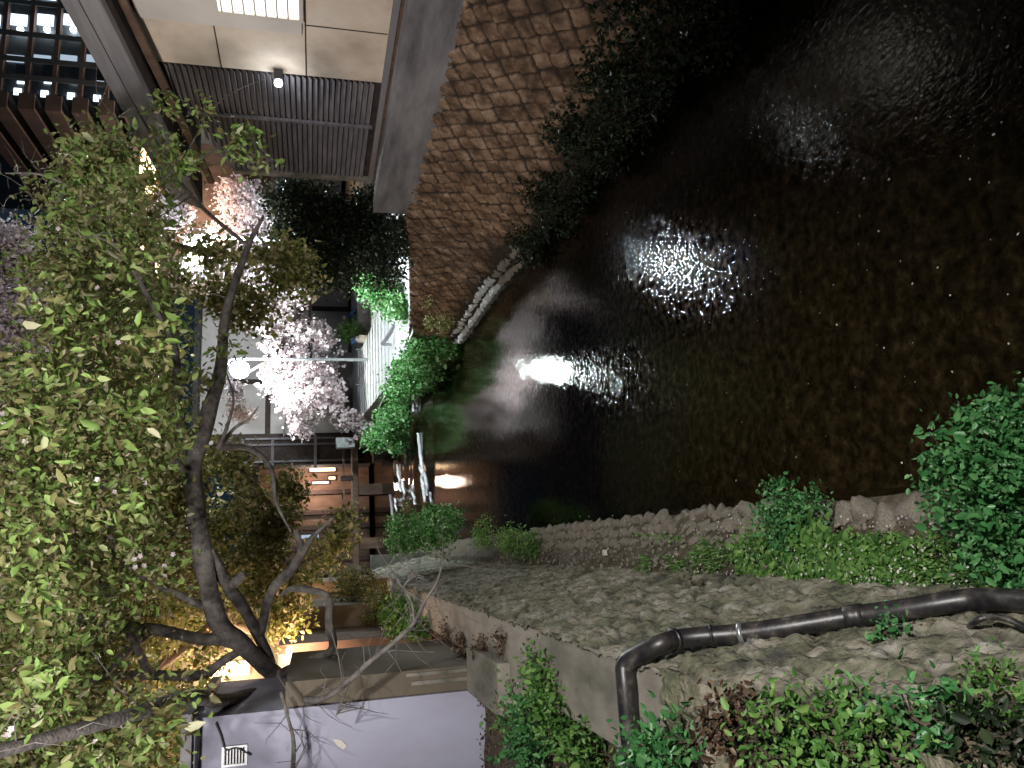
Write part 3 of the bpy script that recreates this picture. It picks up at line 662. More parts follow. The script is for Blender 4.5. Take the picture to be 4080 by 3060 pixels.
# crouching person in blue
def person(base, face):
    me = bpy.data.meshes.new('person'); bx, by, bz = base
    J = [(0, 0, .42, .15), (-.10, 0, .62, .15), (-.24, 0, .82, .14), (-.33, 0, .93, .06), (-.36, 0, 1.02, .09), (-.38, 0, 1.10, .085),  # pelvis, spine, chest, neck, head
         (-.24, .17, .82, .07), (-.36, .22, .60, .045), (-.50, .12, .52, .035), (-.56, .10, .50, .025),
         (-.24, -.17, .82, .07), (-.36, -.22, .60, .045), (-.50, -.12, .52, .035), (-.56, -.10, .50, .025),
         (.0, .10, .38, .10), (-.36, .14, .48, .075), (-.24, .13, .08, .05), (-.36, .13, .04, .04),
         (.0, -.10, .38, .10), (-.36, -.14, .48, .075), (-.24, -.13, .08, .05), (-.36, -.13, .04, .04)]
    E = [(0, 1), (1, 2), (2, 3), (3, 4), (4, 5), (2, 6), (6, 7), (7, 8), (8, 9), (2, 10), (10, 11), (11, 12), (12, 13), (0, 14), (14, 15), (15, 16), (16, 17), (0, 18), (18, 19), (19, 20), (20, 21)]
    me.from_pydata([(bx+j[0], by+j[1], bz+j[2]) for j in J], E, []); o = link('person', me, MT['blue'])
    md = o.modifiers.new('s', 'SKIN'); 
    for i, j in enumerate(J): me.skin_vertices[0].data[i].radius = (j[3], j[3])
    me.skin_vertices[0].data[0].use_root = True
    o.modifiers.new('ss', 'SUBSURF').levels = 2; o.modifiers['ss'].render_levels = 2
    MB().ball((bx-.385, by, bz+1.08), .098, 10, (.95, .85, 1.15)).build('face', MT['skin'], o, True)
    MB().ball((bx-.37, by+.02, bz+1.115), .10, 10, (.97, .9, 1.0)).build('hair', MT['hair'], o, True)
    return o
pc = PY(1468, 1235, 34.5)
tag(person((pc[0], 34.5, pc[2]), 0), 'person in dark blue jacket crouching beside the round green bush', 'person')

# house with orange lit eaves behind the cherry crowns
oh = empty('lantern_lit_house', (12, 25, 1.9)); tag(oh, 'brown house with orange lit eaves seen through leaves beyond the louvred house', 'house')
a = PY(640, 560, 25); b = PY(640, 1010, 25)
MB().box((b[0], 25, PY(1080, 800, 25)[2]), (a[0], 29, PY(540, 800, 25)[2])).build('wall', MT['brownwood'], oh)
for p0, p1, y0, y1 in ((560, 576, 590, 700), (586, 616, 600, 770), (560, 592, 930, 1050), (620, 632, 1040, 1110)):
    q0 = PY(p1, y1, 24.9); q1 = PY(p0, y0, 24.9); MB().box((q0[0], 24.9, q0[2]), (q1[0], 24.96, q1[2])).build('lit_eave', MT['litwarm'], oh)
MB().box((b[0]-.4, 24.3, PY(540, 800, 25)[2]), (a[0]+.4, 29.5, PY(525, 800, 25)[2])).build('roof', MT['roof'], oh)
light('eave_light', 'POINT', tuple(PY(800, 860, 23.4)), 110, (1, .66, .45), oh, .2)
MB().ball(tuple(PY(800, 860, 23.4)+np.array([0, 0, .28])), .12, 8).build('lantern', MT['lampwarm'], oh, True)
# apartment tower
tw = empty('apartment_block', (60, 85, 0)); tag(tw, 'tall apartment block with cool lit windows and brown balcony slabs', 'building')
YT = 82.; cx = PY(180, 375, YT)[0]
def TZ(px, py): return PY(px, py, YT)[2]
fz = [TZ(px, 230) for px in (-95, 10, 115, 220, 325, 430, 535)]
fh = (fz[0]-fz[-1])/6
MB().box((cx, YT, 0), (cx+34, YT+30, fz[0]+12)).build('wall', MT['tower'], tw)
for k, px in enumerate((-95, 10, 115, 220, 325, 430, 535, 640, 745)):
    zf = fz[0]-fh*k
    MB().box((cx-.6, YT-.9, zf-.35), (cx+34, YT-.002, zf+.05)).build('floor_slab', MT['towerb'], tw)
    MB().box((cx-2.4, YT-.9, zf-1.0), (cx-.605, YT+44, zf+.5)).build('balcony_slab', MT['towerb'], tw)
    if k < 7:
        for i, py in enumerate((300, 232, 100, -40)):
            pp = PY(px-52, py, YT); wd_ = (.9, 1.0, 1.25, 1.25)[i]; hh = .9
            lit = ('litcool', 'litdim', 'litcool', 'litcool')[i]
            if i == 0:
                xx = pp[0]; 
                MB().box((xx-.9, YT-.5, zf+.06), (xx+1.0, YT-.46, zf+1.1)).build('railing', MT['tower'], tw)
                MB().box((xx-1.0, YT-.2, zf+.3), (xx-.55, YT-.1, zf+1.0)).box((xx-.54, YT-.2, zf+.3), (xx+.2, YT-.1, zf+.5)).build('window', MT['litcool'], tw)
            elif i == 1: MB().box((pp[0]-.55, YT-.2, zf+.55), (pp[0]+.25, YT-.1, zf+2.2)).build('window', MT[lit], tw)
            elif i == 2:
                MB().box((pp[0]-.1, YT-.2, zf+.55), (pp[0]+1.2, YT-.1, zf+2.1)).build('window', MT['litcool'], tw)
                MB().ball((pp[0]-.8, YT-.5, zf+1.0), .38, 8, (1, 1, .8)).build('corridor_light', MT['lampsm'], tw)
            else: MB().box((pp[0]-1.2, YT-.2, zf+.5), (pp[0]+1.2, YT-.1, zf+2.0)).build('window', MT[lit], tw)
        pp = PY(px-30, 372, YT-.5)
        MB().box((cx-.5, YT-.3, zf+.5), (cx+.25, YT-.2, zf+1.2)).build('stair_light', MT['litcool'], tw)
for i, py in enumerate((335, 265, 165, 40)):
    x = PY(200, py, YT)[0]; MB().box((x-.3, YT-.85, 0), (x+.3, YT-.91+.0, fz[0]+12)).build('column', MT['tower'], tw)
light('tower_light', 'POINT', (cx-9, YT-4, 12), 4500, (1, .78, .64), tw, 1.0)

# ================================================================== LAMPS
def street_lamp(name, base, top, arm, label, energy, col, globe=.17, glow='lampglow', spot=None, blend=.6, soft=.3):
    e = empty(name, base); tag(e, label, 'street lamp', 'street lamps')
    MB().tube([base, (base[0], base[1], top[2]+.35)], [.07, .045], 10).build('pole', MT['steel'], e, True)
    MB().tube(smooth_path([(base[0], base[1], top[2]+.35), ((base[0]+top[0])/2, (base[1]+top[1])/2, top[2]+.42), (top[0], top[1], top[2]+.2)]), .028, 8).build('arm', MT['steel'], e, True)
    MB().tube([(top[0], top[1], top[2]+.28), (top[0], top[1], top[2]+.15), (top[0], top[1], top[2]+.1)], [.05, .2, .22], 14).build('shade', MT['steel'], e, True)
    MB().ball(top, globe, 12).build('globe', MT[glow], e, True)
    if spot is None: light(name+'_light', 'POINT', (top[0], top[1], top[2]-globe-.08), energy, col, e, .12)
    else: light(name+'_light', 'SPOT', (top[0], top[1], top[2]-globe-.06), energy, col, e, soft, spot[0], spot[1]).data.spot_blend = blend
lt = PY(955, 1472, 30.5)
pb = PY(955, 1458, 33.)
street_lamp('street_lamp', (lt[0]+.42, 30.5, 1.2), tuple(lt), 0, 'bright white street lamp glowing beside the dark cherry limb', 850, (.90, 1, .97), .36)
l2 = PY(800, 1010, 19.5)
street_lamp('street_lamp', (l2[0]+.5, 19.6, 1.2), tuple(l2), 0, 'white street lamp hidden among white blossoms above dark evergreen', 120, (.86, .95, 1), .30, 'lamphot')
street_lamp('street_lamp', (-3.0, 20.5, 1.9), (-2.5, 20.8, 4.6), 0, 'added warm fill lamp among the foliage behind the yellow lit house', 900, (1, .86, .62), .12, 'lampwarm')  # added fill lamp, brightens the street tree and its mirror image in the canal
street_lamp('street_lamp', (3.6, -4.0, -.4), (2.9, -3.2, 8.2), 0, 'tall white street lamp on the bridge nearest the drain pipe', 2300, (1., .97, .93), .12, 'lampsm', ((-1.3, 5.0, 2.6), 58), .8, .25)
street_lamp('street_lamp', (-3.6, .2, 1.8), (-2.9, .4, 6.4), 0, 'white street lamp on the bank behind the near end of the stone wall', 2000, (1, .95, .92), .12, 'lampsm', ((3.0, 9, 6.9), 92), 1., .55)

# ================================================================== PIPE
def onwall(px, py, off):
    v = ray(px, py); k = .31/1.58; t = (-.36+k*.42-k*EZ+off*1.019)/(v[0]+k*v[2])
    return Vector(CAM+v*t)
pr_ = .048
pts = [Vector((-1.75, 3.86, 2.075)), Vector((-1.3, 3.86, 2.07)), Vector((-.95, 3.87, 2.07)), Vector((-.72, 3.88, 2.065)), Vector((-.62, 3.9, 2.045))]
low = [onwall(2632, 2568, .125), onwall(2685, 2548, .12), onwall(2750, 2540, .11), onwall(2830, 2533, .10), onwall(2950, 2525, .085), onwall(3150, 2497, .085), onwall(3400, 2455, .085), onwall(3560, 2435, .09), onwall(3750, 2405, .10), onwall(3900, 2385, .10), onwall(4080, 2395, .10), onwall(4300, 2420, .10)]
pp = empty('drain_pipe', (-.55, 3.9, 2.0)); tag(pp, 'glossy black drain pipe bending over the stone wall edge and running down its face', 'pipe')
path = smooth_path(pts+low, 8)
for _ in range(10): path = [path[0]]+[(path[i-1]+path[i]*2+path[i+1])/4 for i in range(1, len(path)-1)]+[path[-1]]
MB().tube(path, pr_, 20).build('pipe', MT['pipe'], pp, True)
def sleeve(i0, i1, r, name, mt):
    P = path[i0:i1]; MB().tube([P[0]]+P+[P[-1]], [r*.8]+[r]*len(P)+[r*.8], 20).build(name, mt, pp, True)
sleeve(8, 13, pr_+.007, 'coupling', MT['pipe']); sleeve(47, 50, pr_+.007, 'coupling', MT['pipe'])
sleeve(64, 66, pr_+.005, 'coupling', MT['pipe']); sleeve(87, 91, pr_+.006, 'coupling', MT['pipe'])
# flange collar
q = path[14]; MB().tube([q+Vector((-.03, 0, 0)), q+Vector((.0, 0, 0))], [.072, .072], 18).build('collar', MT['pipe'], pp, True)
# clamp
i = 72; q = path[i]; d = (path[i+1]-path[i-1]).normalized()
cl = MB().tube([q-d*.012, q+d*.012], [pr_+.006]*2, 20).build('clamp', MT['clamp'], pp, True)
MB().bar(q+Vector((-.03, -.05, -.02)), q+Vector((-.13, -.03, -.04)), .02).bar(q+Vector((-.02, -.06, 0)), q+Vector((-.05, -.09, .0)), .014).build('clamp_bolt', MT['clamp'], cl)
h = smooth_path([onwall(3850, 2520, -.02), onwall(3880, 2480, .08), onwall(3940, 2458, .10), onwall(4010, 2466, .10), onwall(4070, 2492, .09), onwall(4200, 2560, .05)], 6)
tag(MB().tube(h, .013, 10).build('hose', MT['pipe'], None, True), 'thin black hose curving out of the stones beside the drain pipe', 'hose')

# ================================================================== ROCKS
def rock_mesh(k):
    me = bpy.data.meshes.new('rock'); b = MB(); n = 10; V = []
    o = Vector((k*7.3, k*3.1, k)); n = 16; b.ball((0, 0, 0), 1, n)
    rk = random.Random(k); PL = [(Vector((rk.gauss(0, 1), rk.gauss(0, 1), rk.gauss(0, 1))).normalized(), rk.uniform(.55, .85)) for _ in range(13)]
    out = []
    for v in b.v:
        p = Vector(v); f = 1+.28*noise.noise(p*1.1+o)+.12*noise.noise(p*3+o)
        p = p*f
        for nn, dd in PL:
            e_ = p.dot(nn)-dd
            if e_ > 0: p = p-nn*e_*.92
        p = p*1.18; p += p.normalized()*(.05*noise.noise(p*6+o)); out.append(tuple(p))
    me.from_pydata(out, [], b.f); me.polygons.foreach_set('use_smooth', [True]*len(me.polygons)); return me
RM = [rock_mesh(k) for k in range(9)]; RW = []
for m_ in RM:
    c_ = m_.copy(); c_.materials.append(MT['rockw']); RW.append(c_)
for m_ in RM: m_.materials.append(MT['rock'])
def rock(p, s, label, group, pool=RM, rz=None):
    o = bpy.data.objects.new('rock', random.choice(pool)); COL.objects.link(o); o.location = p; o.scale = s
    o.rotation_euler = (random.uniform(-.5, .5), random.uniform(-.5, .5), random.uniform(-.8, .8)+random.choice((0, 3.14)) if rz is None else rz)
    tag(o, label, 'rock', group); return o
y = 5.5
while y < 12.6:
    for r in range(3):
        x = .17-.125*r+random.uniform(-.03, .03)
        rock((x, y+random.uniform(-.03, .03), .03+.11*r+random.uniform(-.02, .02)), (random.uniform(.06, .10), random.uniform(.042, .072), random.uniform(.045, .075)), 'grey fist sized rock set in the row lining the water edge below the wall', 'rocks lining the water edge')
    y += random.uniform(.095, .14)
for px, py, s, lab in ((3560, 2085, .15, 'largest pointed grey rock at the water edge near the big leafy shrub'), (3450, 2045, .12, 'low pale flat rock at the water edge touching the pointed rock'), (3660, 2045, .13, 'tan rounded rock half hidden by the big leafy shrub'), (3470, 2140, .16, 'broad domed tan rock behind the flat rock on the soil shelf'), (3370, 2070, .12, 'tilted grey rock at the water edge beside broad leaved weeds'), (3290, 2055, .09, 'small grey rock between the weeds and tilted rock'), (2555, 2230, .09, 'upright oval pale rock leaning against the stone wall foot'), (2475, 2215, .06, 'small pale stone beside the upright oval rock')):
    p = PZ(px, py, .14); rock(tuple(p), (s, s*.8, s*.75), lab, 'loose rocks on the soil shelf', rz=random.uniform(-1, 1))
p = PZ(2422, 2200, .4); tag(MB().box((p[0]-.035, p[1]-.03, .42), (p[0]+.03, p[1]+.03, .46), .006).build('brick_chip', MT['trimw'], None, bevel=.005), 'small cream coloured square chip lying on the soil shelf', 'stone chip')
y = 12.0
while y < 22.5:
    for r in range(2):
        x = 4.93+.35*min(max((y-11)/4, 0), 1)-.16+.16*r
        if y > 18.6: x += .1
        rock((x, y, .02+.13*r), (random.uniform(.07, .11), random.uniform(.07, .13), random.uniform(.06, .10)), 'pale rock in the loose row at the foot of the brown embankment', 'rocks at the embankment foot', RW if y > 14 else RM)
    y += random.uniform(.22, .32)

# ================================================================== PLANTS
def blades(name, base, n, L, W, m, parent=None, spread=.05, flat=.5, curve=.6, seg=4):
    V = []; Fs = []
    for k in range(n):
        a = random.uniform(0, 6.283); f = random.uniform(.25, 1)*flat*2; l = L*random.uniform(.55, 1.2); w_ = W*random.uniform(.7, 1.2)
        b0 = Vector(base)+Vector((random.gauss(0, spread), random.gauss(0, spread), 0)); d = Vector((math.cos(a), math.sin(a), 0)); s = Vector((-d.y, d.x, 0)); i0 = len(V)
        for j in range(seg+1):
            t = j/seg; p = b0+d*(l*f*t)+Vector((0, 0, l*(t*(1.1-f*.4)-curve*t*t)))
            ww = w_*math.sin(math.pi*min(t*.85+.12, 1))**.8*.5 if j < seg else .001
            V += [tuple(p-s*ww+Vector((0, 0, ww*.3))), tuple(p+s*ww+Vector((0, 0, ww*.3)))]
        for j in range(seg): Fs.append([i0+2*j, i0+2*j+1, i0+2*j+3, i0+2*j+2])
    return npmesh(name, V, np.array(Fs), m, parent)
def shrub(name, label, cat, ells, per, size, mat, spread=.06, base=None, group=None, stems=True, ratio=.55, **k):
    c0 = np.array(ells[0][0]); 
    if base is None: base = (c0[0], c0[1], c0[2]-ells[0][1][2])
    e = empty(name, base); tag(e, label, cat, group)
    P, Q = cloud(ells, per, spread)
    leaves('foliage', P, size, mat, e, ratio, **k)
    if stems:
        s = MB(); r = max(.004, size*.06); ne = max(1, len(Q)//28)
        twigs(s, Q, [base, (base[0]+.04, base[1], base[2]+.05)], r, ne)
        s.build('stem', MT['soil'], e)
    return e
def E_(px, py, yd, rp, n, f=(1, 1, 1)):
    c = PY(px, py, yd); r = rp*yd/F
    return (tuple(c), (r*f[0], r*f[1], r*f[2]), n)

# big near shrub
c = PZ(3960, 1900, .55)
shrub('leafy_shrub', 'large dense bright green shrub overhanging the dark water at the near end', 'shrub',
      [((c[0]-.05, c[1], .50), (.44, .36, .36), 150), ((c[0]+.18, c[1]-.1, .42), (.28, .25, .26), 60), ((c[0]-.36, c[1]-.05, .46), (.18, .30, .20), 50), ((c[0]-.1, c[1]+.22, .30), (.22, .15, .22), 30)], 24, .041, MT['leafb'], .045, (c[0]-.35, c[1], .25), ratio=.62, droop=-.3)
c = PZ(3130, 1990, .40)
shrub('small_shrub', 'small blue green shrub leaning over the water beside the rocks', 'shrub', [((c[0]-.08, c[1], .38), (.23, .30, .22), 90), ((c[0]-.20, c[1]-.05, .40), (.18, .28, .2), 60)], 15, .030, MT['leafb'], .04, (c[0]-.25, c[1], .3), ratio=.6)
# bank bushes further off
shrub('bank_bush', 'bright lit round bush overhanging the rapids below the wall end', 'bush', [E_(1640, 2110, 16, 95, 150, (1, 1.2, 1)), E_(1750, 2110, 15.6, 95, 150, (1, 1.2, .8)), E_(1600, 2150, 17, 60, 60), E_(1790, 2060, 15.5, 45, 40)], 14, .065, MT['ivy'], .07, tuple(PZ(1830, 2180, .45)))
shrub('low_bush', 'low darker weedy bush between the bright bush and the row of rocks', 'bush', [E_(1930, 2130, 12.8, 70, 90, (.9, 1.6, .8)), E_(2040, 2150, 11.6, 70, 90, (.9, 1.6, .8)), E_(2110, 2170, 11.1, 50, 50)], 14, .035, MT['leafg'], .05, tuple(PZ(2060, 2200, .45)))
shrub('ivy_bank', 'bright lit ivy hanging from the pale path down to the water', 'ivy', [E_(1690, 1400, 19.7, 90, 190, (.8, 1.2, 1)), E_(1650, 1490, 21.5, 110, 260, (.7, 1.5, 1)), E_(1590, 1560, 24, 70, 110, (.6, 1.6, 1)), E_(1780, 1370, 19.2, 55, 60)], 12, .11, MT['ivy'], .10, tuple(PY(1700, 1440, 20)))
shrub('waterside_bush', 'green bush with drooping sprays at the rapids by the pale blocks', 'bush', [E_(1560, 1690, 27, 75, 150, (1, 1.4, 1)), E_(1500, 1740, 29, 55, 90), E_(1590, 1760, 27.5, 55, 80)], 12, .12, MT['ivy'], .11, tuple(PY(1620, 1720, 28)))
shrub('hedge_bush', 'clipped yellow green bush on the street side of the wall end', 'bush', [E_(1420, 2360, 15.5, 90, 150), E_(1520, 2420, 14.5, 80, 120), E_(1370, 2310, 16.5, 50, 50)], 16, .05, MT['leafo'], .07, tuple(PZ(1700, 2420, 1.85)))
shrub('hedge_bush', 'dark green sprawling bush just before the clipped yellow green bush', 'bush', [E_(1590, 2450, 12.5, 75, 110), E_(1650, 2500, 11.5, 50, 50)], 14, .055, MT['leafg'], .06, tuple(PZ(1800, 2520, 1.85)))
shrub('round_bush', 'round dark green bush standing against the white plastered wall', 'bush', [E_(1400, 1320, 33.6, 55, 120)], 14, .08, MT['leafg'], .12, tuple(PY(1465, 1320, 33.6)))
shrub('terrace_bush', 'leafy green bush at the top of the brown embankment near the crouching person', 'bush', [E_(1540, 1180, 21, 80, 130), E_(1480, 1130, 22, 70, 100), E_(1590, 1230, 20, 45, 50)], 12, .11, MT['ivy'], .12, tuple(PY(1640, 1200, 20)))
# plants clinging to the far embankment
for i, (a, l_) in enumerate(((5.45, 'yellow green weeds growing across the far part of the brown embankment'), (5.75, 'small tuft of yellow weeds near the top edge of the brown embankment'))):
    ell = [((a-.15+.0*i, 17.5-i*.6, .55+.45*i), (.25 if i == 0 else .12, .5, .22 if i == 0 else .12), 70 if i == 0 else 16), ((a-.05, 17.9, .85), (.15, .4, .15), 30 if i == 0 else 6)]
    shrub('wall_weeds', l_, 'weeds', ell, 10, .05, MT['leafo'], .05, stems=False)
# shadowed plants along the near right water edge
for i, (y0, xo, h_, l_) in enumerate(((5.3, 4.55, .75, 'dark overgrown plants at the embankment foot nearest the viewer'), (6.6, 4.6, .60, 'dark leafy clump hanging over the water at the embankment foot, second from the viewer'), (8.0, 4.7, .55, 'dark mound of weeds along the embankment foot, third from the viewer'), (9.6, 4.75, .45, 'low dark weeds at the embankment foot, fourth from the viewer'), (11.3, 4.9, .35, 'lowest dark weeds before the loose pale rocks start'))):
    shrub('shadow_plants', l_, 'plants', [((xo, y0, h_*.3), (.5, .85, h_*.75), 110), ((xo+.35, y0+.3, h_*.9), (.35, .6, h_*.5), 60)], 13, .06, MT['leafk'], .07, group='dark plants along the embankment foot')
# evergreen behind the parapet
def tree(name, label, cat, trunkpaths, ells, per, size, mat, spread, bark, leafname='crown', tw_=.008, every=1, ratio=.5, extra=None, group=None, **k):
    b = trunkpaths[0][0][0]; e = empty(name, tuple(b)); tag(e, label, cat, group)
    mb = MB(); S = []
    for P, R in trunkpaths:
        sp = smooth_path(P, 7); mb.tube(sp, lerp_r(R, len(P), 7), 10, .25); S += [tuple(q) for q in sp]
    mb.build('trunk', bark, e, True)
    Pn, Q = cloud(ells, per, spread); leaves(leafname, Pn, size, mat, e, ratio, **k)
    if every:
        t_ = MB(); twigs(t_, Q, S, tw_, every); t_.build('twigs', bark, e)
    return e, S
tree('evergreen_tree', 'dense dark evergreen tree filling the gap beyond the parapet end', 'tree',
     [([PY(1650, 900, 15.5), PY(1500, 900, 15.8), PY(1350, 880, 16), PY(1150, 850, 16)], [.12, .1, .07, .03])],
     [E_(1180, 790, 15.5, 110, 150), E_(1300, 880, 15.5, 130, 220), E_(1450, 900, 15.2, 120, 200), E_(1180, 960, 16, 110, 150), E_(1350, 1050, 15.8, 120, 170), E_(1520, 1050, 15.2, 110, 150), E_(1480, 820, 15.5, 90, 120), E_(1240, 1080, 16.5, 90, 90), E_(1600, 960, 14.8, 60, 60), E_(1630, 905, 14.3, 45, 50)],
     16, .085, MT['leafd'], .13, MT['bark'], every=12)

# ---- blossom trees
def blossoms_tree(*a, **k): return tree(*a, leafname='blossom', ratio=.85, **k)
tree('cherry_tree', 'weeping cherry covered with bright pink blossom before the white walled house', 'tree',
     [([PY(1330, 1150, 33.2), PY(1250, 1190, 33.2), PY(1160, 1290, 32.7), PY(1120, 1380, 32.2), PY(1060, 1440, 31.7), PY(960, 1500, 31.2)], [.11, .10, .09, .08, .07, .04]),
      ([PY(1240, 1200, 33.2), PY(1230, 1350, 32.7), PY(1260, 1500, 32.2), PY(1330, 1620, 31.7)], [.07, .05, .04, .02]),
      ([PY(1120, 1380, 32.2), PY(1180, 1500, 32.2), PY(1150, 1620, 32.2)], [.06, .04, .02])],
     [E_(1100, 1180, 33.2, 130, 60), E_(1200, 1420, 33.2, 150, 110), E_(1240, 1560, 32.2, 130, 90), E_(1160, 1220, 33.2, 90, 60), E_(1120, 1330, 33.2, 95, 110), E_(1250, 1350, 32.7, 75, 70), E_(1150, 1480, 32.2, 100, 170), E_(1260, 1500, 32.2, 75, 130), E_(1190, 1590, 31.7, 85, 110), E_(1300, 1600, 31.7, 70, 90), E_(1380, 1670, 31.7, 40, 36), E_(1430, 1690, 31.7, 28, 18), E_(1090, 1550, 32.2, 45, 30), E_(1200, 1700, 31.7, 50, 22), E_(1010, 1250, 33.7, 60, 40)],
     12, .15, MT['blossom'], .11, MT['darkwood'], 'blossom', .012, 2, .85, droop=.3)
tree('cherry_tree', 'cherry tree with orange lit blossom beyond the louvred screen', 'tree',
     [([PY(1300, 1010, 24), PY(1120, 960, 24), PY(1010, 900, 24), PY(900, 850, 24)], [.12, .1, .08, .04]), ([PY(1010, 900, 24), PY(960, 1000, 23.5), PY(900, 1100, 23)], [.08, .05, .03])],
     [E_(960, 800, 24, 95, 130), E_(1020, 900, 24, 80, 90), E_(930, 950, 24, 90, 90), E_(1000, 1080, 23.5, 70, 60), E_(1120, 1130, 23.5, 60, 50), E_(700, 830, 22, 70, 80), E_(640, 900, 22, 50, 40)],
     18, .10, MT['blossom'], .12, MT['bark'], 'blossom', .012, 3, .85)
tree('cherry_tree', 'cherry spray with white lit blossom high over the dark evergreen', 'tree',
     [([PY(1000, 1180, 19), PY(900, 1080, 19.3), PY(800, 980, 19.5), PY(700, 930, 19.5)], [.06, .05, .04, .02]), ([PY(900, 1080, 19.3), PY(890, 1200, 19), PY(930, 1330, 18.6)], [.04, .03, .015])],
     [E_(790, 960, 19.8, 55, 40), E_(820, 1040, 19.2, 50, 36), E_(760, 1080, 19.5, 40, 24), E_(960, 1640, 19, 40, 24), E_(930, 1560, 19, 34, 18)],
     16, .075, MT['blossom'], .08, MT['bark'], 'blossom', .008, 1, .85)
tree('cherry_tree', 'cherry tree with pale unlit blossom against the night sky', 'tree',
     [([PY(700, 1600, 14.5), PY(450, 1450, 14), PY(250, 1250, 14), PY(60, 1050, 14), PY(-100, 950, 14)], [.08, .07, .05, .04, .02])],
     [E_(60, 1000, 14, 110, 90), E_(30, 1180, 14, 120, 110), E_(60, 1350, 14, 100, 80), E_(0, 1500, 14, 90, 60), E_(150, 1100, 14, 80, 30), E_(130, 1300, 14, 80, 30)],
     18, .07, MT['blossomp'], .09, MT['bark'], 'blossom', .008, 2, .85)
light('blossom_uplight', 'POINT', tuple(PY(1090, 900, 21.5)), 160, (1, .58, .34), None, .2) if False else None

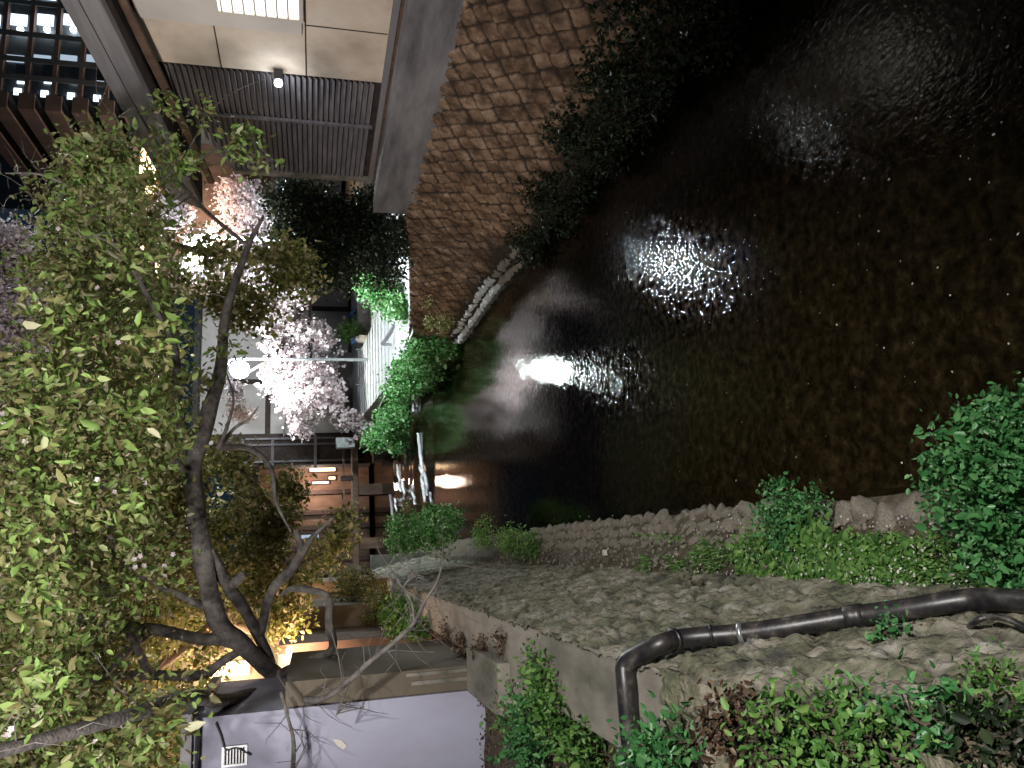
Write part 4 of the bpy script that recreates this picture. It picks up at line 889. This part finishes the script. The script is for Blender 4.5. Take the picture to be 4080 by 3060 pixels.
# ---- main leafy cherry
J = [PY(1095, 2690, 11), PY(970, 2575, 10.4), PY(865, 2460, 10), PY(805, 2200, 9.6), PY(775, 2000, 9.4), PY(772, 1850, 9.3), PY(830, 1650, 9.2), PY(880, 1480, 9.1), PY(892, 1300, 9), PY(930, 1150, 9), PY(990, 980, 9), PY(1050, 860, 9)]
paths = [([(-2.0, 11.7, 1.8), (-1.8, 11.5, 3.0), PY(1100, 2720, 11.1)]+J, [.14, .11, .105, .105, .11, .11, .105, .105, .10, .085, .07, .055, .045, .032, .018]),
         ([PY(825, 2190, 9.6), PY(900, 2320, 9.9), PY(980, 2440, 10.3), PY(1050, 2570, 10.8), PY(1095, 2690, 11)], [.07, .075, .075, .07, .07]),
         ([PY(915, 2340, 9.95), PY(945, 2315, 9.8), PY(968, 2290, 9.65)], [.06, .055, .045]),
         ([PY(1040, 2520, 10.6), PY(1080, 2360, 10.3), PY(1160, 2270, 10.1), PY(1210, 2190, 10), PY(1255, 2130, 9.9), PY(1330, 2060, 9.8)], [.06, .06, .06, .05, .03, .01]),
         ([PY(1210, 2190, 10), PY(1190, 2150, 10), PY(1180, 2110, 10)], [.05, .04, .035]),
         ([PY(1080, 2720, 11), PY(1200, 2645, 10.6), PY(1320, 2592, 10.3), PY(1312, 2480, 10.2), PY(1300, 2372, 10.1), PY(1175, 2345, 10.2), PY(1120, 2370, 10.3)], [.08, .06, .055, .05, .045, .04, .02]),
         ([PY(1315, 2590, 10.3), PY(1345, 2605, 10.3)], [.05, .04]),
         ([PY(970, 2575, 10.5), PY(880, 2550, 10.6), PY(800, 2545, 10.6), PY(600, 2505, 10.3), PY(420, 2490, 10), PY(290, 2450, 9.8), PY(150, 2400, 9.6)], [.07, .07, .07, .065, .055, .04, .025]),
         ([PY(600, 2510, 10.3), PY(510, 2590, 10.2), PY(420, 2690, 10), PY(300, 2720, 9.8), PY(150, 2640, 9.6)], [.06, .055, .06, .05, .03]),
         ([PY(970, 2585, 10.6), PY(880, 2640, 10.7), PY(800, 2690, 10.6), PY(600, 2690, 10.2), PY(430, 2690, 10)], [.05, .055, .06, .055, .04]),
         ([PY(1080, 2750, 11), PY(900, 2790, 9), PY(750, 2780, 8), PY(500, 2855, 7), PY(200, 2940, 6.4), PY(-80, 3010, 6)], [.08, .07, .065, .058, .05, .045]),
         ([PY(1090, 2740, 11), PY(1250, 2790, 8.3), PY(1390, 2715, 8.1), PY(1470, 2640, 8.0), PY(1580, 2550, 7.9), PY(1650, 2480, 7.8), PY(1690, 2400, 7.8), PY(1740, 2320, 7.8), PY(1765, 2235, 7.8)], [.05, .028, .030, .026, .022, .018, .015, .012, .006]),
         ([PY(1650, 2480, 7.8), PY(1640, 2400, 7.8), PY(1590, 2320, 7.8), PY(1550, 2250, 7.8)], [.014, .012, .009, .004]),
         ([PY(1690, 2400, 7.8), PY(1610, 2340, 7.8), PY(1660, 2290, 7.8)], [.01, .008, .004]),
         ([PY(1390, 2715, 8.1), PY(1360, 2800, 8.1), PY(1340, 2850, 8.1)], [.016, .012, .006]),
         ([PY(1120, 2760, 8.4), PY(1150, 2870, 8.2), PY(1170, 2960, 8.2), PY(1165, 3080, 8.2)], [.02, .016, .02, .024]),
         ([PY(900, 1480, 9), PY(930, 1590, 9), PY(905, 1700, 9), PY(870, 1790, 9)], [.006, .014, .018, .03]),
         ([PY(1030, 1620, 9.1), PY(990, 1670, 9.1), PY(930, 1710, 9.2), PY(870, 1790, 9.3)], [.006, .014, .018, .03]),
         ([PY(870, 1780, 9.3), PY(1000, 1790, 9.6), PY(1080, 1870, 9.8), PY(1100, 2000, 10), PY(1160, 2120, 10)], [.04, .035, .03, .025, .012]),
         ([PY(760, 1900, 9.3), PY(600, 1750, 9), PY(430, 1650, 8.8), PY(330, 1480, 8.6), PY(300, 1330, 8.4)], [.05, .04, .03, .02, .012]),
         ([PY(772, 1850, 9.3), PY(700, 1600, 9), PY(700, 1400, 8.6), PY(600, 1200, 8.2), PY(480, 1000, 8), PY(380, 940, 7.8)], [.06, .045, .035, .028, .02, .01]),
         ([PY(600, 2690, 10.2), PY(450, 2400, 9.4), PY(300, 2150, 9), PY(230, 1900, 8.6)], [.05, .04, .03, .012]),
         ([PY(850, 2430, 10), PY(500, 2250, 9.4), PY(420, 2000, 9), PY(420, 1900, 8.8)], [.05, .035, .025, .012]),
         ([PY(990, 980, 9), PY(820, 840, 8.6), PY(700, 700, 8.2), PY(620, 560, 8), PY(540, 420, 8)], [.026, .022, .018, .012, .006]),
         ([PY(700, 700, 8.2), PY(860, 600, 8), PY(1000, 560, 7.8), PY(1080, 640, 7.6)], [.014, .011, .009, .004]),
         ([PY(700, 700, 8.2), PY(860, 420, 8), PY(1060, 310, 7.9)], [.010, .006, .003]),
         ([PY(480, 1000, 8), PY(350, 800, 8), PY(180, 700, 8), PY(20, 690, 8)], [.02, .016, .012, .006])]
el = []
rr = random.Random(3)
def sky_gap(px, py): return (px < 190 and py < 900) or (px < 330 and py < 640) or (px < 430 and py < 480) or (px < 120 and py < 1480 and py > 880)
for px in range(40, 840, 105):
    for py in range(360, 3100, 120):
        x_ = px+rr.uniform(-45, 45); y_ = py+rr.uniform(-50, 50)
        if sky_gap(x_-40, y_+30): continue
        if py < 700 and px > 520: continue
        if py < 1150 and px > 690: continue
        if y_ < 520 : continue
        if x_ > 760 and y_ > 2650: continue
        if 2430 < y_ < 2780 and x_ > 430: continue
        if min((math.hypot(x_-a_, y_-b_) for a_, b_ in ((770, 1850), (772, 1950), (785, 2050), (800, 2150), (820, 2250), (835, 2350), (850, 2430), (830, 1700), (870, 1560), (900, 1400), (905, 1250), (950, 1100)))) < 135: continue
        n = rr.randint(6, 12); yd = rr.uniform(7.2, 10.6)
        if x_ > 640: n = int(n*.7)
        el.append(E_(x_, y_, yd, rr.uniform(85, 135), n))
el0 = list(el)
e, S = tree('leafy_cherry_tree', 'large leafy cherry with a thick limb reaching out over the canal', 'tree', paths, el, 17, .078, MT['leaf'], .105, MT['bark'], 'crown', .004, 6, .52, droop=.35)
# nearer, bigger looking sprays of young leaves
near = [(420, 560, 7, 45, 6), (500, 640, 7, 60, 8), (690, 600, 7.2, 45, 7), (730, 640, 7.2, 40, 6), (965, 560, 7, 45, 8), (1020, 650, 7, 36, 5), (640, 430, 7.4, 45, 7), (800, 450, 7.4, 30, 4), (370, 680, 6.6, 70, 8), (460, 1060, 5.8, 60, 5), (230, 1230, 5.6, 90, 10), (610, 1320, 5.6, 70, 5), (250, 1480, 5.6, 80, 6), (500, 1650, 6, 90, 8), (330, 2000, 5.6, 90, 9), (160, 1700, 5.5, 80, 7), (470, 1980, 6, 80, 7), (180, 2380, 5.6, 80, 8), (110, 2760, 5.4, 90, 9), (260, 2650, 5.8, 80, 7), (350, 3000, 5.6, 60, 5), (890, 1380, 8.6, 36, 5), (800, 1500, 9, 40, 6), (620, 2930, 6, 60, 5), (60, 2150, 5.6, 70, 6)]
Ps, Qs = cloud([(c_, (r_[0]*1.1, r_[1]*1.1, r_[2]*1.1), max(4, int(n_*.8))) for c_, r_, n_ in el0], 14, .11)
leaves('flower_stalks', Ps, .034, MT['stalk'], e, .35, droop=.5)
P, Q = cloud([E_(*q) for q in near], 11, .085); leaves('young_leaves', P, .088, MT['leaf'], e, .45, droop=.4)
tm = MB(); twigs(tm, Q, S, .0022, 5); tm.build('twigs', MT['bark'], e)
tm = MB()
for P, R_ in (paths[11], paths[12], paths[14], paths[15], paths[13]):
    sp = smooth_path(P, 5)
    for q in sp[4:]:
        for _ in range(1):
            d = Vector(RNG.normal(size=3)); d.y *= .35; d.z = d.z*.7-.25; d.normalize(); L_ = random.uniform(.12, .42)
            m1 = q+d*L_*.5+Vector(RNG.normal(size=3)*.03); m2 = q+d*L_+Vector(RNG.normal(size=3)*.06)
            tm.tube([q, m1, m2, m2+(m2-m1)*.5+Vector((0, 0, -.05))], [.006, .0045, .003, .0015], 4)
tm.build('bare_twigs', MT['bark'], e)
# few single flowers
fl = []
for px, py, yd in ((535, 2230, 7), (537, 2262, 7), (573, 2255, 7), (560, 2215, 7), (560, 1905, 7), (575, 1925, 7), (590, 1960, 7), (655, 2255, 7.4), (690, 2208, 7.4), (655, 2295, 7.4), (388, 1910, 7), (230, 910, 7.4), (455, 1960, 7.5), (30, 2930, 6.5), (45, 2905, 6.5), (385, 1145, 7), (470, 1365, 7), (100, 1760, 6.6), (5, 1650, 6.8), (10, 1680, 6.8), (380, 2955, 7), (390, 2615, 7.4)):
    c = PY(px, py, yd); nv = Vector(-ray(px, py)).normalized()+Vector(RNG.normal(size=3)*.35); nv.normalize(); a = nv.cross(Vector((0, 0, 1))).normalized(); b = nv.cross(a)
    for k in range(5):
        t = k*1.2566; d = a*math.cos(t)+b*math.sin(t); s_ = nv.cross(d); q = Vector(c)
        fl.append([q, q+d*.013+s_*.010+nv*.003, q+d*.024+s_*.004+nv*.006, q+d*.022-s_*.006+nv*.006, q+d*.012-s_*.010+nv*.003])
V = [tuple(p) for f in fl for p in f]; npmesh('flowers', V, [[5*i, 5*i+1, 5*i+2, 5*i+3, 5*i+4] for i in range(len(fl))], MT['blossom'], e)
# background olive tree
el = []
for px in range(-20, 900, 110):
    for py in range(700, 3100, 130):
        x_ = px+rr.uniform(-45, 45); y_ = py+rr.uniform(-50, 50)
        if sky_gap(x_-60, y_+60) or (y_ < 1100 and x_ > 560) or (x_ > 690 and y_ < 1760) or (x_ > 780 and y_ > 2650) or x_ > 840: continue
        if y_ < 1500 and x_ < 200: continue
        el.append(E_(x_, y_, rr.uniform(11.6, 15), rr.uniform(85, 125), rr.randint(22, 34)))
hang = [(950, 1900, 13, 60, 26), (1000, 2030, 13, 80, 46), (1080, 2130, 13, 70, 40), (1040, 2240, 13, 85, 60), (900, 2100, 13.5, 80, 40), (930, 2260, 13, 70, 40), (1130, 1930, 14, 60, 30), (1170, 1980, 14, 45, 20), (1130, 2060, 13, 50, 26), (1010, 2380, 12.5, 70, 50), (1150, 2420, 12.5, 70, 44), (960, 1800, 13, 45, 14), (1180, 2300, 12.6, 50, 24), (1250, 2230, 13, 45, 20), (1350, 2130, 12.5, 35, 18), (1380, 2080, 12.5, 30, 14), (1330, 2200, 12.5, 32, 14), (1090, 2500, 12.4, 40, 20),  (1080, 1010, 10.5, 60, 22), (1130, 1120, 10.5, 60, 26), (1190, 1030, 10.6, 50, 18), (1010, 1180, 10.5, 70, 26), (1040, 1270, 10.5, 40, 12), (930, 1250, 10.4, 60, 22), (960, 1020, 10.3, 40, 12), (860, 1180, 10.2, 60, 24), (840, 1000, 10, 60, 22), (1230, 1120, 10.6, 36, 9)]
el += [E_(*q) for q in hang]
paths2 = [([(-2.4, 14.5, 1.8), PY(1200, 2560, 14.2), PY(900, 2450, 13.8), PY(600, 2300, 13.4), PY(400, 2000, 13), PY(300, 1600, 12.8)], [.2, .17, .14, .10, .07, .03]),
          ([PY(900, 2450, 13.8), PY(1000, 2250, 13.4), PY(1090, 2060, 13.2), PY(1010, 1930, 13), PY(900, 1800, 13)], [.07, .05, .04, .03, .015]),
          ([PY(600, 2300, 13.4), PY(700, 2050, 13), PY(640, 1800, 13)], [.08, .05, .02]), ([PY(1090, 2300, 13.2), PY(1280, 2200, 12.8), PY(1390, 2080, 12.5)], [.03, .02, .008]),
          ([PY(900, 2450, 13.8), PY(500, 2750, 13), PY(200, 2850, 12.6)], [.09, .06, .03])]
tree('background_cherry_tree', 'olive lit cherry tree standing behind the limb of the leafy cherry', 'tree', paths2, el, 16, .085, MT['leafo'], .115, MT['barkw'], 'crown', .006, 10, .55, droop=.2)
# far trees beyond, filling the view between the crowns and mirrored in the canal
el = []
for px in range(120, 800, 150):
    for py in range(1450, 3000, 190):
        if px > 640 and py < 1800: continue
        el.append(E_(px+rr.uniform(-50, 50), py+rr.uniform(-60, 60), rr.uniform(20, 27), rr.uniform(110, 150), rr.randint(28, 40)))
tree('street_tree', 'distant olive green tree far behind both cherry crowns', 'tree', [([(-3.2, 23, 1.9), (-3, 23, 4.5), PY(700, 2300, 23.5), PY(450, 2100, 24), PY(300, 1900, 24)], [.22, .18, .15, .1, .05]), ([PY(700, 2300, 23.5), PY(500, 2600, 24), PY(300, 2750, 24)], [.12, .08, .04]), ([PY(700, 2300, 23.5), PY(680, 2000, 24), PY(560, 1700, 24)], [.1, .07, .03])],
     el, 14, .15, MT['leafo'], .22, MT['bark'], 'crown', .012, 10, .6)
# bare tree in the night sky
bt = [([PY(1200, 1050, 16), PY(800, 1000, 15.5), PY(420, 900, 15), PY(200, 850, 15), PY(110, 760, 15), PY(60, 640, 15)], [.09, .07, .04, .02, .014, .006]), ([PY(200, 850, 15), PY(180, 720, 15), PY(100, 620, 15)], [.016, .010, .004]), ([PY(200, 850, 15), PY(90, 900, 15), PY(-20, 780, 15)], [.016, .01, .004]), ([PY(110, 760, 15), PY(20, 700, 15), PY(-40, 690, 15)], [.01, .008, .004]), ([PY(180, 720, 15), PY(230, 660, 15), PY(260, 640, 15)], [.008, .006, .003]), ([PY(110, 760, 15), PY(30, 790, 15), PY(10, 860, 15)], [.008, .006, .003]), ([PY(420, 900, 15), PY(470, 520, 14.5), PY(390, 380, 14), PY(385, 260, 14)], [.02, .014, .008, .004]), ([PY(390, 420, 14), PY(420, 360, 14), PY(455, 240, 14)], [.008, .006, .003])]
b = bt[0][0][0]; be = empty('bare_tree', tuple(b)); tag(be, 'bare twiggy branches against the dark blue sky near the apartment block', 'tree')
mb = MB(); S2 = []
for P, R in bt:
    sp = smooth_path(P, 6); mb.tube(sp, lerp_r(R, len(P), 6), 6); S2 += [tuple(q) for q in sp]
mb.build('trunk', MT['twig'], be, True)
Q = np.array([PY(rr.uniform(-20, 260), rr.uniform(540, 880), rr.uniform(14.6, 15.4)) for _ in range(45)]); t_ = MB(); twigs(t_, Q, S2[8:], .003, 1); t_.build('twigs', MT['twig'], be)

# ================================================================== SMALL PLANTS ON THE LEFT
def weed(base, n, L, W, label, mat='leafg', group=None, name='weed', **k):
    e = blades(name, base, n, L, W, MT[mat], None, **k); tag(e, label, 'weed', group); return e
for px, py in ((3080, 2120), (3180, 2130), (3240, 2140), (3300, 2150), (2950, 2200), (3000, 2260), (3100, 2230), (3200, 2260), (3280, 2190), (3380, 2290), (3380, 2200), (3450, 2190), (3030, 2300), (3510, 2240), (3620, 2220), (3060, 2200), (3150, 2250), (3230, 2200), (3330, 2230), (3250, 2290), (3420, 2250), (3560, 2260), (3140, 2320), (3480, 2310)):
    weed(tuple(PZ(px, py, .42)), 20, .20, .05, 'broad leaved green weed on the soil shelf between the rocks and the stone wall', group='broad leaved weeds below the wall', spread=.05, flat=.5, curve=.75)
for px, py in ((2790, 2210), (2830, 2170), (2860, 2240), (2900, 2200), (3560, 2290), (3660, 2280), (3720, 2300), (2560, 2290), (2590, 2240), (3850, 2300), (3950, 2290), (3020, 2150), (2720, 2270)):
    weed(tuple(PZ(px, py, .42)), 70, .17, .008, 'tuft of fine green grass on the soil shelf under the stone wall', group='grass tufts below the wall', name='grass_tuft', spread=.05, flat=.35, curve=.45)
# creeping cover on the shelf
P = []
while len(P) < 4200:
    px = RNG.uniform(2450, 4080); py = RNG.uniform(2120, 2335)
    if noise.noise(Vector((px/130, py/60, 2))) < -.05+(.12 if px < 2950 else -.2): continue
    q = PZ(px, py, .43); P.append(q+RNG.normal(size=3)*(.01, .01, .02)+np.array([0, 0, .03]))
tag(leaves('ground_cover', np.array(P), .026, MT['leafg'], None, .6, droop=-.3), 'tiny leaved ground cover creeping over the soil shelf', 'ground cover', kind='stuff')
gm_ = MB()
for _ in range(900):
    x = RNG.uniform(-.36, .10); y = RNG.uniform(3.0, 14); r_ = RNG.uniform(.008, .026); z = .435 if x < -.2 else .435-(x+.2)/.4*.42
    gm_.ball((x, y, z+.01), r_, 5, (RNG.uniform(.7, 1.3), RNG.uniform(.7, 1.3), .7))
tag(gm_.build('gravel', MT['rock'], None, True), 'small stones and gravel scattered on the soil shelf', 'gravel', kind='stuff')
# vegetation behind the wall
for i, (px, py, z, rr_, n, mat, size, lab) in enumerate((
    (2060, 2790, 1.95, .30, 60, 'leafg', .045, 'green weeds in front of the lavender house, beside the kerb block'),
    (2200, 2780, 2.0, .32, 80, 'leafg', .05, 'dense green weeds against the inner edge of the wall'),
    (2120, 2950, 2.0, .34, 80, 'leafb', .055, 'bright young weeds in the corner below the lavender wall'),
    (2330, 2980, 1.95, .30, 70, 'leafg', .05, 'leafy weeds behind the wall close to the black pipe'),
    (2140, 2640, 2.0, .12, 22, 'leafg', .04, 'small climbing plant on the inner wall edge'),
    (2600, 3030, 2.12, .14, 26, 'leafb', .045, 'small green sprig growing over the black pipe'),
    (2700, 3000, 2.15, .15, 30, 'leafb', .045, 'green leafy sprig between black pipe and reddish plant'))):
    c = PZ(px, py, z); shrub('weed_clump', lab, 'weeds', [((c[0], c[1], z+.02), (rr_, rr_, rr_*.5), n)], 10, size, MT[mat], .05, (c[0], c[1], z-.15), droop=-.5)
for i, (px, py, rr_, n, mat, size, lab) in enumerate((
    (2870, 2900, .10, 16, 'leafr', .045, 'reddish brown dry plant on the near rough wall top'),
    (2960, 2830, .08, 10, 'leafr', .04, 'small dry brown plant near the wall edge'),
    (3080, 2990, .16, 30, 'leafg', .04, 'low green plant on the wall top next to the reddish one'),
    (3250, 2960, .17, 34, 'leafg', .045, 'green clump hanging over the near wall face'),
    (3380, 2860, .12, 20, 'leafg', .035, 'fine leaved plant growing in a joint of the near wall'),
    (3500, 3010, .16, 30, 'leafg', .045, 'shaded green clump low on the near wall'),
    (3700, 2940, .16, 34, 'leafb', .045, 'bright green clump on the near wall face'),
    (3950, 2900, .15, 34, 'leafg', .045, 'green plant hugging the near wall below the hose'),
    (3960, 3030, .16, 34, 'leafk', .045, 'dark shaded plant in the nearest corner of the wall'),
    (3960, 2740, .10, 18, 'leafg', .035, 'pale green rosette between stones above the nearest clump'),
    (3540, 2540, .07, 10, 'leafb', .04, 'small silvery green sprig beside the drain pipe'),
    (3610, 2470, .05, 6, 'leafb', .03, 'tiny green sprig in front of the drain pipe'))):
    c = onwall(px, py, .05); shrub('wall_plant', lab, 'plant', [(tuple(c), (rr_*1.1, rr_*1.1, rr_*.6), int(n*1.5))], 10, size*.72, MT[mat], .035, tuple(onwall(px, py, .0)), stems=True)
for px, py, n in ((1840, 2560, 26), (1920, 2590, 26), (2000, 2560, 16), (1780, 2520, 16), (2850, 2290, 12), (2770, 2340, 8)):
    c = PZ(px, py, 2.03 if py > 2400 else .9); 
    if py < 2400: c = onwall(px, py, .02)
    shrub('dry_weeds', 'rusty dry weeds growing along the stone wall' , 'dry weeds', [(tuple(c), (.10, .22, .07), n)], 8, .035, MT['leafr'], .04, tuple(c-np.array([0, 0, .05]) if py > 2400 else c), group='dry weeds on the wall')
# moss-leaf litter on soil behind the wall
P = []
for _ in range(2200):
    x = -1.15-abs(RNG.normal())*1.2; y = RNG.uniform(3.6, 12); P.append((x, y, 1.87+RNG.uniform(0, .05)))
tag(leaves('leaf_litter', np.array(P), .04, MT['leafr'], None, .6), 'brown leaf litter lying on the soil behind the wall', 'leaf litter', kind='stuff')

# ================================================================== PETALS, FOAM
P = []
while len(P) < 120:
    px = RNG.uniform(2100, 4080); py = RNG.uniform(0, 2060); q = PZ(px, py, .006)
    if .25 < q[0] < 4.5 and q[1] > 1.5: P.append(q)
while len(P) < 950:
    px = RNG.uniform(2200, 4080); py = RNG.uniform(2050, 2330); q = PZ(px, py, .44); 
    if q[0] > -.1: q = PZ(px, py, .25)
    P.append(q+np.array([0, 0, RNG.uniform(0, .10)]))
V = []; Fs = []
for q in P:
    a = random.uniform(0, 6.28); r = random.uniform(.0035, .0105); n = len(V); t = Vector((random.uniform(-.3, .3), random.uniform(-.3, .3), 1)).normalized()
    d = Vector((math.cos(a), math.sin(a), 0)); d = (d-t*d.dot(t)).normalized(); s = t.cross(d)
    V += [tuple(Vector(q)+d*r*x_+s*r*y_) for x_, y_ in ((-1, 0), (-.3, -.7), (.7, -.6), (1, 0), (.7, .6), (-.3, .7))]; Fs.append([n+k for k in range(6)])
tag(npmesh('petals', V, Fs, MT['petal']), 'fallen pale cherry petals floating on the dark water and lying on the bank', 'petals', kind='stuff')
fm = MB()
for px, p0, p1, wd_ in ((1580, 1850, 1960, 5), (1605, 1765, 1850, 7), (1600, 1910, 1990, 5), (1662, 1725, 1900, 11), (1672, 1850, 2000, 12), (1690, 1880, 1975, 7), (1712, 1960, 2010, 5), (1552, 1970, 2080, 7), (1572, 1985, 2040, 5), (1640, 1930, 2010, 6), (1650, 1560, 1620, 9), (1640, 1590, 1640, 7)):
    n = 16; L_ = []
    for k in range(n+1):
        py = p0+(p1-p0)*k/n; xx = px+(py-p0)*.12+6*noise.noise(Vector((py/25, px, 0)))
        z_ = .12
        for _ in range(6):
            q = PZ(xx, py, z_+.03); z_ = wz(q[1], q[0])
        L_.append((Vector(q), wd_*q[1]/F*2.2*max(.15, math.sin(math.pi*(k+.4)/(n+.8)))*(1+.6*noise.noise(Vector((py/12, px, 5))))))
    i0 = len(fm.v)
    for q, ww in L_:
        for s_ in (-1, -.4, .4, 1): fm.v.append((q.x, q.y+ww*s_*.8, q.z+.02*(1-s_*s_)+.012*random.random()-(.05 if abs(s_) == 1 else 0)))
    for k in range(n):
        for j in range(3): fm.f.append([i0+4*k+j, i0+4*k+4+j, i0+4*k+5+j, i0+4*k+1+j])
tag(fm.build('foam', MT['foam'], None, True), 'white foam streaks on the low rapids across the canal', 'foam', kind='stuff')
